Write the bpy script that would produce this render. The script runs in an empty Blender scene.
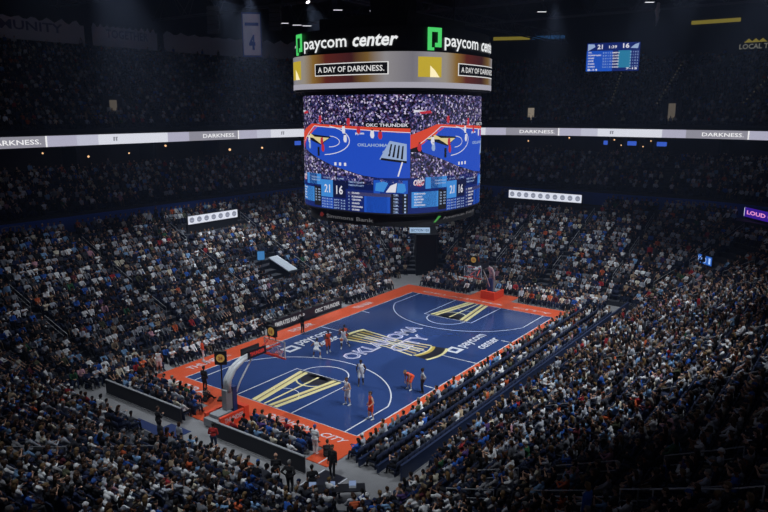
import bpy, math, random
import numpy as np
from mathutils import Vector, Matrix, Euler
R = random.Random(11)
NR = np.random.RandomState(5)
SC = bpy.context.scene
COL = SC.collection
PI = math.pi

# ------------------------------------------------------------------ camera, world, lights, exposure
CAM = Vector((-42.987, -30.285, 18.273)); YAW = 0.62682; PITCH = -0.20726; FPX = 688.19
cd = bpy.data.cameras.new('camera'); cam = bpy.data.objects.new('camera', cd); COL.objects.link(cam)
cam.location = CAM; cam.rotation_euler = (PI/2 + PITCH, 0, YAW - PI/2)
cd.sensor_width = 36.0; cd.lens = FPX/768*36.0; cd.clip_end = 500; cd.clip_start = 0.3
SC.camera = cam
W = bpy.data.worlds.new('world'); SC.world = W; W.use_nodes = True
W.node_tree.nodes['Background'].inputs[0].default_value = (0.02, 0.03, 0.06, 1)
W.node_tree.nodes['Background'].inputs[1].default_value = 0.1
_vs = W.node_tree.nodes.new('ShaderNodeVolumeScatter'); _vs.inputs['Color'].default_value = (0.52, 0.64, 1.0, 1); _vs.inputs['Density'].default_value = 0.0007; _vs.inputs['Anisotropy'].default_value = 0.2
W.node_tree.links.new(_vs.outputs[0], W.node_tree.nodes['World Output'].inputs['Volume'])      # the thin haze of the hall
SC.cycles.volume_bounces = 0
SC.view_settings.view_transform = 'Standard'; SC.view_settings.look = 'None'
SC.view_settings.exposure = 0.0; SC.view_settings.gamma = 1.0; SC.view_settings.use_curve_mapping = False
SC.cycles.max_bounces = 4; SC.cycles.diffuse_bounces = 2; SC.cycles.glossy_bounces = 2
SC.cycles.transmission_bounces = 3; SC.cycles.transparent_max_bounces = 6
SC.cycles.caustics_reflective = False; SC.cycles.caustics_refractive = False
SC.cycles.use_denoising = True

def spot(loc, aim, power, size, blend, color=(0.86, 0.93, 1.0), rad=0.35):
    l = bpy.data.lights.new('floodlight_lamp', 'SPOT'); l.energy = power; l.spot_size = math.radians(size)
    l.spot_blend = blend; l.color = color; l.shadow_soft_size = rad
    o = bpy.data.objects.new('floodlight_lamp', l); COL.objects.link(o); o.location = loc
    o.rotation_euler = (Vector(aim) - Vector(loc)).to_track_quat('-Z', 'Y').to_euler()
    return o
def area(loc, power, sx, sy, color):
    l = bpy.data.lights.new('fill_light', 'AREA'); l.energy = power; l.shape = 'RECTANGLE'; l.size = sx; l.size_y = sy; l.color = color
    o = bpy.data.objects.new('fill_light', l); COL.objects.link(o); o.location = loc
    return o
COURT_POWER, BOWL_POWER, FILL_POWER = 16500, 22000, 90
FLOODS = []
for sx in (-12, 0, 12):                       # court floods, in pairs each side of the scoreboard
    for sy in (-1, 1):
        FLOODS.append(((sx, sy*19, 29.0), (sx*0.75, sy*1.0, 0), COURT_POWER, 52, 0.8))
for x, y, z, ax, ay, k, a in ((-10, 17, 29, -12, 18, .45, 62), (4, 19, 29, 4, 20, 1.15, 60), (19, 16, 29, 20, 18, .75, 58), (25, -2, 29, 26, -2, .62, 56), (17, -13, 29, 19, -13, .5, 54),
                              (-31, -12, 29, -24, -10, .6, 56), (-24, 5, 29, -21, 3, .42, 56), (-7, -26, 29, -5, -15, 1.1, 60), (10, -25, 29, 11, -14, .95, 58)):   # wash over the seats round the floor
    FLOODS.append(((x, y, z), (ax, ay, 1.5), BOWL_POWER*k, a, 1.0))
for f in FLOODS: spot(*f)
for x in (-35, 0, 35):
    for y in (-24, 24):
        area((x, y, 31.2), FILL_POWER, 6, 6, (0.62, 0.72, 1.0))  # added bluish fill under the ceiling for ambient light, no fixtures behind it

# ------------------------------------------------------------------ materials
MATS = {}
def mat(name, col, rough=0.6, spec=0.4, metal=0.0, emit=None, strength=1.0, noise=0.0, nscale=8.0):
    if name in MATS: return MATS[name]
    m = bpy.data.materials.new(name); m.use_nodes = True; nt = m.node_tree; b = nt.nodes['Principled BSDF']
    b.inputs['Base Color'].default_value = (*col, 1); b.inputs['Roughness'].default_value = rough
    b.inputs['Metallic'].default_value = metal; b.inputs['Specular IOR Level'].default_value = spec
    if noise:
        tc = nt.nodes.new('ShaderNodeTexCoord'); n = nt.nodes.new('ShaderNodeTexNoise'); n.inputs['Scale'].default_value = nscale
        n.inputs['Detail'].default_value = 4
        mx = nt.nodes.new('ShaderNodeMix'); mx.data_type = 'RGBA'
        mx.inputs[6].default_value = (*[c*(1-noise) for c in col], 1); mx.inputs[7].default_value = (*[min(1, c*(1+noise)) for c in col], 1)
        nt.links.new(tc.outputs['Object'], n.inputs['Vector']); nt.links.new(n.outputs['Fac'], mx.inputs[0]); nt.links.new(mx.outputs[2], b.inputs['Base Color'])
    if emit is not None:
        b.inputs['Emission Color'].default_value = (*emit, 1); b.inputs['Emission Strength'].default_value = strength
    MATS[name] = m
    return m
def glow(name, col, s=1.0): return mat(name, (0.01, 0.01, 0.01), 0.5, 0.2, emit=col, strength=s)
def lin(h):
    v = [int(h[i:i+2], 16)/255 for i in (0, 2, 4)]
    return tuple(c/12.92 if c <= 0.04045 else ((c+0.055)/1.055)**2.4 for c in v)

# ------------------------------------------------------------------ mesh builder
class MB:
    def __init__(s): s.v = []; s.f = []; s.m = []
    def add(s, vs, fs, mi=0):
        o = len(s.v); s.v += [tuple(p) for p in vs]; s.f += [tuple(i+o for i in f) for f in fs]; s.m += [mi]*len(fs); return s
    def box(s, c, d, mi=0, rz=0.0, M=None):
        x, y, z = (k/2 for k in d)
        vs = [Vector((i*x, j*y, k*z)) for k in (-1, 1) for j in (-1, 1) for i in (-1, 1)]
        if M is not None: vs = [M @ v for v in vs]
        elif rz: vs = [Matrix.Rotation(rz, 3, 'Z') @ v for v in vs]
        vs = [v + Vector(c) for v in vs]
        return s.add(vs, [(0,2,3,1),(4,5,7,6),(0,1,5,4),(1,3,7,5),(3,2,6,7),(2,0,4,6)], mi)
    def bbox(s, a, b, mi=0):
        return s.box([(p+q)/2 for p, q in zip(a, b)], [abs(q-p) for p, q in zip(a, b)], mi)
    def tube(s, pts, r, mi=0, n=8, cap=True):
        pts = [Vector(p) for p in pts]; rs = r if isinstance(r, (list, tuple)) else [r]*len(pts)
        rings = []; pu = None
        for i, p in enumerate(pts):
            d = (pts[min(i+1, len(pts)-1)] - pts[max(i-1, 0)]).normalized()
            if pu is None:
                pu = d.cross(Vector((0, 0, 1)) if abs(d.z) < .9 else Vector((1, 0, 0))).normalized()
            else:
                pu = (pu - d*pu.dot(d)).normalized()
            w = d.cross(pu)
            rings.append([p + (pu*math.cos(2*PI*k/n) + w*math.sin(2*PI*k/n))*rs[i] for k in range(n)])
        vs = [v for rg in rings for v in rg]
        fs = [(i*n+k, i*n+(k+1) % n, (i+1)*n+(k+1) % n, (i+1)*n+k) for i in range(len(pts)-1) for k in range(n)]
        if cap: fs += [tuple(range(n-1, -1, -1)), tuple((len(pts)-1)*n+k for k in range(n))]
        return s.add(vs, fs, mi)
    def cyl(s, a, b, r, mi=0, n=12): return s.tube([a, b], r, mi, n)
    def ico(s, c, r, mi=0, n=10):
        rr = r if isinstance(r, (tuple, list)) else (r, r, r)
        vs = []; fs = []; h = n//2
        for i in range(1, h):
            for k in range(n):
                t = PI*i/h; a = 2*PI*k/n
                vs.append((c[0]+rr[0]*math.sin(t)*math.cos(a), c[1]+rr[1]*math.sin(t)*math.sin(a), c[2]+rr[2]*math.cos(t)))
        for i in range(h-2):
            for k in range(n): fs.append((i*n+k, (i+1)*n+k, (i+1)*n+(k+1) % n, i*n+(k+1) % n))
        t = len(vs); vs += [(c[0], c[1], c[2]+rr[2]), (c[0], c[1], c[2]-rr[2])]
        for k in range(n): fs += [(t, k, (k+1) % n), (t+1, (h-2)*n+(k+1) % n, (h-2)*n+k)]
        return s.add(vs, fs, mi)
    def build(s, name, mats, parent=None, loc=None, rot=None, smooth=False):
        me = bpy.data.meshes.new(name); me.from_pydata(s.v, [], s.f); me.validate()
        for m in (mats if isinstance(mats, (list, tuple)) else [mats]): me.materials.append(m)
        if len(me.polygons) == len(s.m): me.polygons.foreach_set('material_index', s.m)
        if smooth: me.polygons.foreach_set('use_smooth', [True]*len(me.polygons))
        me.update()
        return link(name, me, parent, loc, rot)
def link(name, me, parent=None, loc=None, rot=None):
    o = bpy.data.objects.new(name, me); COL.objects.link(o)
    if parent is not None: o.parent = parent
    if loc is not None: o.location = loc
    if rot is not None: o.rotation_euler = rot
    return o
def tag(o, label=None, cat=None, group=None, kind=None):
    for k, v in (('label', label), ('category', cat), ('group', group), ('kind', kind)):
        if v: o[k] = v
    return o
def empty(name, loc=(0, 0, 0), rz=0.0, label=None, cat=None, group=None):
    o = bpy.data.objects.new(name, None); COL.objects.link(o); o.location = loc; o.rotation_euler = (0, 0, rz); o.empty_display_size = .2
    return tag(o, label, cat, group)
def struct(mb, name, mats, label=None): return tag(mb.build(name, mats), label, None, None, 'structure')

# text as flat polygons: list of (x, y) verts + faces, left-aligned at 0 unless align given
_TXT = {}
def text2d(s, size=1.0, align='LEFT', shear=0.0, bold=0.0, sx=1.0, outline=0.0):
    key = (s, align, shear, bold, outline)
    if key not in _TXT:
        c = bpy.data.curves.new('txt', 'FONT'); c.body = s; c.align_x = align; c.shear = shear; c.offset = bold; c.resolution_u = 2
        if outline: c.fill_mode = 'NONE'; c.bevel_depth = outline; c.bevel_resolution = 0
        o = bpy.data.objects.new('txt', c); COL.objects.link(o)
        dg = bpy.context.evaluated_depsgraph_get(); me = bpy.data.meshes.new_from_object(o.evaluated_get(dg))
        _TXT[key] = ([(v.co.x, v.co.y) for v in me.vertices], [tuple(p.vertices) for p in me.polygons])
        bpy.data.objects.remove(o); bpy.data.curves.remove(c); bpy.data.meshes.remove(me)
    v, f = _TXT[key]
    return [(x*size*sx, y*size) for x, y in v], f
def tw(vs): return (min(p[0] for p in vs), max(p[0] for p in vs))
def put_text(mb, s, fn, mi, x0, x1, y0, y1, shear=0.0, bold=0.0, caps=True, outline=0.0):
    """letters of s stretched into the rectangle x0..x1, y0..y1 of a surface given by fn(x, y) -> 3D"""
    v, f = text2d(s, 1.0, 'LEFT', shear, bold, 1.0, outline)
    if not v: return
    a, b = tw(v); c, d = min(p[1] for p in v), max(p[1] for p in v)
    mb.add([fn(x0+(p[0]-a)/(b-a)*(x1-x0), y0+(p[1]-c)/(d-c)*(y1-y0)) for p in v], f, mi)
def rect(mb, fn, mi, x0, x1, y0, y1, n=1):
    vs = []; fs = []
    for i in range(n+1):
        x = x0+(x1-x0)*i/n; vs += [fn(x, y0), fn(x, y1)]
        if i: fs.append((2*i-2, 2*i, 2*i+1, 2*i-1))
    mb.add(vs, fs, mi)
def polyg(mb, fn, mi, pts): mb.add([fn(*p) for p in pts], [tuple(range(len(pts)))], mi)

def project(v):
    d = Vector((math.cos(YAW)*math.cos(PITCH), math.sin(YAW)*math.cos(PITCH), math.sin(PITCH)))
    r = Vector((math.sin(YAW), -math.cos(YAW), 0)); u = r.cross(d)
    w = Vector(v) - CAM; z = w.dot(d)
    if z < 1: return (-9999, -9999, z)
    return (384+FPX*w.dot(r)/z, 256-FPX*w.dot(u)/z, z)
_d = np.array([math.cos(YAW)*math.cos(PITCH), math.sin(YAW)*math.cos(PITCH), math.sin(PITCH)])
_r = np.array([math.sin(YAW), -math.cos(YAW), 0]); _u = np.cross(_r, _d)
def project_np(A):
    w = A - np.array(CAM); z = w@_d; zz = np.where(z < 1, 1, z)
    return np.where(z < 1, -9999, 384+FPX*(w@_r)/zz), 256-FPX*(w@_u)/zz, z

# ------------------------------------------------------------------ ring geometry of the bowl
def ringpt(T, hl, hw, r):
    T = T % 8; s = int(T); f = T-s; a, b = hl-r, hw-r
    if s == 0: return (hl, -b+2*b*f), (1, 0)
    if s == 2: return (a-2*a*f, hw), (0, 1)
    if s == 4: return (-hl, b-2*b*f), (-1, 0)
    if s == 6: return (-a+2*a*f, -hw), (0, -1)
    cx, cy, t0 = {1: (a, b, 0), 3: (-a, b, PI/2), 5: (-a, -b, PI), 7: (a, -b, 1.5*PI)}[s]
    t = t0+f*PI/2; c, q = math.cos(t), math.sin(t)
    return (cx+r*c, cy+r*q), (c, q)
SEG = [12, 16, 20, 16, 12, 16, 20, 16]
TS = [s+k/SEG[s] for s in range(8) for k in range(SEG[s])]
def lerp3(a, b, f): return tuple(p+(q-p)*f for p, q in zip(a, b))
def rings(mb, prof, mi=0, Tl=TS, close=True):
    """prof: list of ((hl,hw,r), z[, material])"""
    n = len(Tl); o = len(mb.v)
    for p in prof:
        for T in Tl:
            q, _ = ringpt(T, *p[0]); mb.v.append((q[0], q[1], p[1]))
    for i in range(len(prof)-1):
        m = prof[i][2] if len(prof[i]) > 2 else mi
        for k in range(n if close else n-1):
            k2 = (k+1) % n
            mb.f.append((o+i*n+k, o+i*n+k2, o+(i+1)*n+k2, o+(i+1)*n+k)); mb.m.append(m)

LOW_IN, LOW_OUT = (21.5, 13.7, 3.0), (38.0, 29.7, 18.0)
CLUB_IN, CLUB_OUT = (39.2, 30.9, 19.2), (62.0, 42.4, 36.5)
RIB = (63.5, 43.2, 38.0)
UP_IN, UP_OUT = (64.6, 44.3, 38.5), (84.0, 63.0, 54.0)
NLOW, NCLUB, NUP = 19, 11, 21
def zlow(k): return 0.45+0.32*k+0.003*k*k
def zclub(k): return 8.9+0.24*k
def zup(k): return 16.3+0.51*k

m_conc = mat('concrete', (0.20, 0.20, 0.21), 0.7, noise=0.25, nscale=0.8)
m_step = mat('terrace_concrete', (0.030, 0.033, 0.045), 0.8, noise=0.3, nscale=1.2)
m_dark = mat('dark_wall', (0.016, 0.018, 0.026), 0.8)
m_black = mat('black_metal', (0.012, 0.012, 0.014), 0.5)
m_ceil = mat('ceiling_black', (0.06, 0.06, 0.075), 0.9, noise=0.4, nscale=0.15)
m_navy = mat('navy_vinyl', (0.012, 0.022, 0.062), 0.55)
m_blueband = mat('blue_fascia', (0.04, 0.13, 0.55), 0.6)
m_rail = mat('rail_steel', (0.32, 0.33, 0.36), 0.45, metal=0.3)
m_white = mat('white_paint', (0.8, 0.8, 0.8), 0.5)
m_grey = mat('mid_grey', (0.25, 0.26, 0.28), 0.6)

mb = MB(); mb.box((0, 0, -0.1), (90, 70, 0.2)); struct(mb, 'floor', m_conc)
mb = MB()
prof = [(LOW_IN, 0.0)]
for k in range(NLOW):
    prof += [(lerp3(LOW_IN, LOW_OUT, k/NLOW), zlow(k)), (lerp3(LOW_IN, LOW_OUT, (k+1)/NLOW), zlow(k))]
prof += [(CLUB_IN, zlow(NLOW-1))]
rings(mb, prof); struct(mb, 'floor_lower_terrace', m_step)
mb = MB(); rings(mb, [(CLUB_IN, zlow(NLOW-1)), (CLUB_IN, 8.62), (lerp3(CLUB_IN, CLUB_OUT, .012), 8.62)]); struct(mb, 'wall_fascia', m_blueband)
mb = MB(); prof = [(lerp3(CLUB_IN, CLUB_OUT, .012), 8.62)]
for k in range(NCLUB):
    prof += [(lerp3(CLUB_IN, CLUB_OUT, max(.012, k/NCLUB)), zclub(k)), (lerp3(CLUB_IN, CLUB_OUT, (k+1)/NCLUB), zclub(k))]
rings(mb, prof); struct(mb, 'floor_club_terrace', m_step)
# suite level: parapet, floor, back wall, soffit
mb = MB(); S0 = CLUB_OUT; S1 = (66.5, 46.2, 41.0)
rings(mb, [(S0, zclub(NCLUB-1)), (S0, 12.0, 1), (S1, 12.0), (S1, 14.5), (RIB, 14.5)])
struct(mb, 'wall_suites', [mat('suite_wall', (.06, .055, .06), .8), m_step])
mb = MB()
for T in [0.1+0.2*i for i in range(40)]:
    (x, y), n = ringpt(T, 63.4, 43.4, 38); a = math.atan2(n[1], n[0])
    mb.box((x+n[0]*1.4, y+n[1]*1.4, 13.2), (3.0, 0.35, 2.5), 0, a)
struct(mb, 'wall_partitions', [m_dark])
mb = MB(); prof = [(RIB, 15.8), (UP_IN, 15.8), (UP_IN, 16.3)]
for k in range(NUP):
    prof += [(lerp3(UP_IN, UP_OUT, k/NUP), zup(k)), (lerp3(UP_IN, UP_OUT, (k+1)/NUP), zup(k))]
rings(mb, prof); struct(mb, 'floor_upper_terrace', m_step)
mb = MB(); rings(mb, [(UP_OUT, zup(NUP-1)), (UP_OUT, 36.0)]); struct(mb, 'wall_outer', m_dark)
mb = MB(); mb.add([(ringpt(T, *UP_OUT)[0][0], ringpt(T, *UP_OUT)[0][1], 36.0) for T in TS], [tuple(range(len(TS)))]); struct(mb, 'ceiling', m_ceil)

# ------------------------------------------------------------------ the court
HX, HY = 14.325, 7.62
def court_mat():
    m = mat('court_blue', lin('2c4070'), 0.13, 0.5, noise=0.10, nscale=0.5)
    return m
m_blue = court_mat(); m_or = mat('court_orange', lin('cc5230'), 0.3, 0.45, noise=0.06, nscale=0.7)
m_line = mat('court_line_white', (0.60, 0.61, 0.66), 0.3)
m_yel = mat('court_pale_gold', lin('d6cb94'), 0.3); m_yel2 = mat('court_gold', lin('b39a48'), 0.3); m_cblk = mat('court_black', lin('23232b'), 0.3); m_lil = mat('court_lilac', lin('b9a9d6'), 0.3)
court = empty('basketball_court', (0, 0, 0), 0, 'blue basketball court with orange border on the arena floor', 'court')
mb = MB(); mb.bbox((-HX, -HY, 0.0), (HX, HY, 0.040)); mb.build('playing_floor', m_blue, court)
mb = MB()
Z1 = 0.039
for a, b in (((-16.5, HY, 0), (16.8, 9.7, Z1)), ((-16.5, -8.5, 0), (16.8, -HY, Z1)), ((HX, -HY, 0), (16.8, HY, Z1)), ((-16.5, -HY, 0), (-HX, HY, Z1)),
             ((-18.0, -8.5, 0), (-16.5, -7.0, Z1)), ((-18.2, -1.6, 0), (-16.5, 2.6, Z1)), ((16.8, -2.2, 0), (18.9, 2.2, Z1))): mb.bbox(a, b)
mb.build('apron', m_or, court)
G = lambda z: (lambda x, y: (x, y, z))
g1, g2, g3 = G(0.043), G(0.046), G(0.049)
def strip(mb, pts, w, mi=0, z=0.043, closed=False):
    P = [Vector((p[0], p[1])) for p in pts]; n = len(P); L = []; Rr = []
    for i, p in enumerate(P):
        a = P[i-1] if (i or closed) else P[i]; b = P[(i+1) % n] if (i < n-1 or closed) else P[i]
        d = (b-a).normalized(); q = Vector((-d.y, d.x))*w/2
        L.append((p.x+q.x, p.y+q.y, z)); Rr.append((p.x-q.x, p.y-q.y, z))
    mb.add(L+Rr, [(i, (i+1) % n, n+(i+1) % n, n+i) for i in range(n if closed else n-1)], mi)
def arc(cx, cy, r, a0, a1, n=40): return [(cx+r*math.cos(math.radians(a0+(a1-a0)*i/n)), cy+r*math.sin(math.radians(a0+(a1-a0)*i/n))) for i in range(n+1)]
mb = MB(); LW = 0.09
strip(mb, [(-HX, -HY), (HX, -HY), (HX, HY), (-HX, HY)], LW, closed=True)
strip(mb, [(0, -HY), (0, HY)], LW)
for s in (-1, 1):
    bx = s*(HX-1.6)
    strip(mb, [(s*HX, 2.44), (s*(HX-5.79), 2.44), (s*(HX-5.79), -2.44), (s*HX, -2.44)], LW)
    a = 90 if s < 0 else 270
    strip(mb, arc(s*(HX-5.79), 0, 1.83, -90 if s < 0 else 90, 90 if s < 0 else 270, 28), LW)
    yy = HY-0.914; ang = math.degrees(math.asin(yy/7.24)); xx = math.sqrt(7.24**2-yy**2)
    A = arc(bx, 0, 7.24, -ang, ang, 48) if s < 0 else arc(bx, 0, 7.24, 180+ang, 180-ang, 48)
    strip(mb, [(s*HX, -yy)] + A + [(s*HX, yy)], LW)
    strip(mb, arc(bx, 0, 1.22, -90 if s < 0 else 90, 90 if s < 0 else 270, 20), 0.06)
    for yy2 in (-HY, HY-0.9): strip(mb, [(s*5.8, yy2), (s*5.8, yy2+0.9)], LW)
mb.build('boundary_lines', m_line, court)
# trophies painted in both lanes
for s in (-1, 1):
    mb = MB(); X = lambda u, s=s: s*(HX-u)      # u = distance from the baseline
    def q(pts, mi, fn=g2, s=s): polyg(mb, fn, mi, [(s*(HX-u), w) for u, w in (pts if s < 0 else pts[::-1])])
    q([(5.75, 1.75), (5.75, -1.75), (5.2, -1.72), (5.2, 1.72)], 1)
    el = [(4.85+0.8*math.cos(t*PI/12), 1.05*math.sin(t*PI/12)) for t in range(24)]
    q(el, 1)
    for w0, w1, v0, v1 in ((1.10, 0.78, 1.95, 1.66), (0.66, 0.34, 1.50, 1.18), (-1.15, -0.82, -1.90, -1.6), (-0.66, -0.38, -1.44, -1.14)):
        q([(0.08, w0), (5.6, v0), (5.6, v1), (0.08, w1)], 0, g3)
    q([(0.08, 0.02), (5.4, 0.12), (5.4, -0.06), (0.08, -0.12)], 0, g3)
    for w0, v0 in ((0.67, 1.5), (-0.66, -1.42)): q([(0.08, w0+.05), (5.3, v0+.04), (5.3, v0-.04), (0.08, w0-.05)], 2, G(0.052))
    strip(mb, [(s*(HX-4.75)-s*1.02*math.cos(t), 1.2*math.sin(t)) for t in [(-1.9+3.8*i/20)+PI for i in range(21)]], 0.12, 0, 0.052)
    mb.build('lane_trophy', [m_yel, m_cblk, m_yel2], court)
# trophy and city name at half court
mb = MB()
def cup(v): return 1.0+0.62*abs((v+0.2)/4.4)**1.5
for y0, y1, mi in ((-4.3, -4.05, 0), (-4.05, -3.2, 1), (-3.2, -2.95, 2), (-2.95, -2.8, 0), (2.5, 3.85, 1), (3.85, 4.2, 0)):
    A = [(-1+2*i/12) for i in range(13)]; bow = lambda a: -0.35*(1-a*a) if y0 < 0 else 0.3*(1-a*a)
    for a, b in zip(A, A[1:]): polyg(mb, g2, mi, [(a*cup(y0), y0+bow(a)), (b*cup(y0), y0+bow(b)), (b*cup(y1), y1+bow(b)), (a*cup(y1), y1+bow(a))])
for i in range(6):
    x = -0.9+0.36*i; c = (0, 2, 0, 0, 2, 0)[i]
    polyg(mb, g2, c, [((x-.06)*1.55, -2.8), ((x+.06)*1.55, -2.8), ((x+.07)*1.0, 0), ((x-.07)*1.0, 0)])
    polyg(mb, g3, c, [((x-.07)*1.0, 0), ((x+.07)*1.0, 0), ((x+.06)*1.55, 3.9), ((x-.06)*1.55, 3.9)])
mb.build('centre_trophy', [m_yel, m_cblk, m_yel2], court)
mb = MB()
for s_, x0, x1, y0, y1 in (('OKLAHOMA', -4.75, 4.75, 0.2, 1.5), ('CITY', -1.2, 3.1, -1.7, -0.35)):
    put_text(mb, s_, G(0.053), 0, x0-.06, x1+.06, y0-.06, y1+.06, bold=.03); put_text(mb, s_, G(0.056), 1, x0+.05, x1-.05, y0+.09, y1-.09, bold=-.012)
mb.build('city_lettering', [mat('letter_edge', lin('c6c3d2'), .3), mat('letter_fill', lin('3f4f86'), .3)], court)
def pmark(mb, fn, mi, x, y, h):      # the square mark with a cut-out and a foot
    w = h*0.62; t = h*0.2
    for a in ((x, x+w, y+h-t, y+h), (x, x+t, y, y+h-t), (x+w-t, x+w, y+h*0.22, y+h-t), (x+t, x+w-t, y+h*0.22, y+h*0.22+t)): rect(mb, fn, mi, *a)
mb = MB()
fn = lambda u, v: (u, v, 0.045)
def mark_flat(mb, x, y, L, Hh, t):
    for a in ((x, x+L, y+Hh-t, y+Hh), (x, x+t, y, y+Hh-t), (x+L-t, x+L, y, y+Hh-t), (x+t, x+L-t, y, y+t)): rect(mb, fn, 0, *a)
mark_flat(mb, 1.0, -5.35, 1.15, 1.15, 0.3)
put_text(mb, 'paycom', fn, 0, 2.5, 6.3, -5.45, -4.5, bold=0.015); put_text(mb, 'center', fn, 0, 3.1, 6.1, -6.55, -5.75, shear=.2, bold=0.015)
mb.build('venue_name', m_line, court)
mb = MB()
mark_flat(mb, -6.35, 5.2, 1.3, 1.1, 0.28)
put_text(mb, 'paycom', fn, 0, -4.6, -0.7, 5.35, 6.5, bold=0.015); put_text(mb, 'center', fn, 0, -4.1, -1.2, 4.25, 5.05, shear=.2, bold=0.015)
mb.build('venue_name', m_line, court)
AF = lambda u, v: (v, -u, 0.045)
AS = lambda u, v: (u, v, 0.045)
for fn_, t_, a_, k_ in ((AF, 'ULTRA', (-8.2, -4.1, -15.7, -15.0), {}), (AF, 'OKLAHOMA', (1.4, 5.3, -15.55, -15.0), {'shear': .3}), (AF, 'CITY', (5.8, 7.6, -15.55, -15.0), {'shear': .3}), (AF, 'OKLAHOMA', (-6.9, 2.2, 15.1, 15.5), {}), (AF, 'CITY', (3.2, 7.1, 15.1, 15.5), {}),
                      (AS, 'THUNDER', (-13.2, -9.4, 8.4, 9.1), {}), (AS, 'THUNDER', (-2.6, .2, 8.4, 9.1), {}), (AS, 'THUNDER', (6.2, 8.8, 8.4, 9.1), {})):
    mb = MB(); put_text(mb, t_, fn_, 0, *a_, bold=.012, **k_); mb.build('apron_lettering', m_line, court)
mb = MB(); strip(mb, [(-18.0, -7.9), (-16.6, -7.9)], 0.08, 0, 0.045); mb.build('apron_line', m_line, court)
mb = MB(); mb.bbox((-20.4, -10.0, 0), (-18.25, -8.6, 0.02)); mb.bbox((-20.4, -8.6, 0), (-18.25, -8.52, 0.022), 1); mb.bbox((-20.4, -10.08, 0), (-18.25, -10.0, 0.022), 1)
tag(mb.build('floor_mat', [m_cblk, m_line]), 'black floor mat with white edges beyond the near court corner', 'mat')
mb = MB(); mb.bbox((-21.45, .6, 0), (-19.5, 2.4, 0.02)); mb.bbox((-20.9, 2.4, 0), (-20.2, 4.6, 0.018))
tag(mb.build('floor_carpet', mat('blue_carpet', (0.015, 0.03, 0.11), 0.9)), 'dark blue carpet strip on the grey floor behind the courtside seats', 'carpet')

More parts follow.
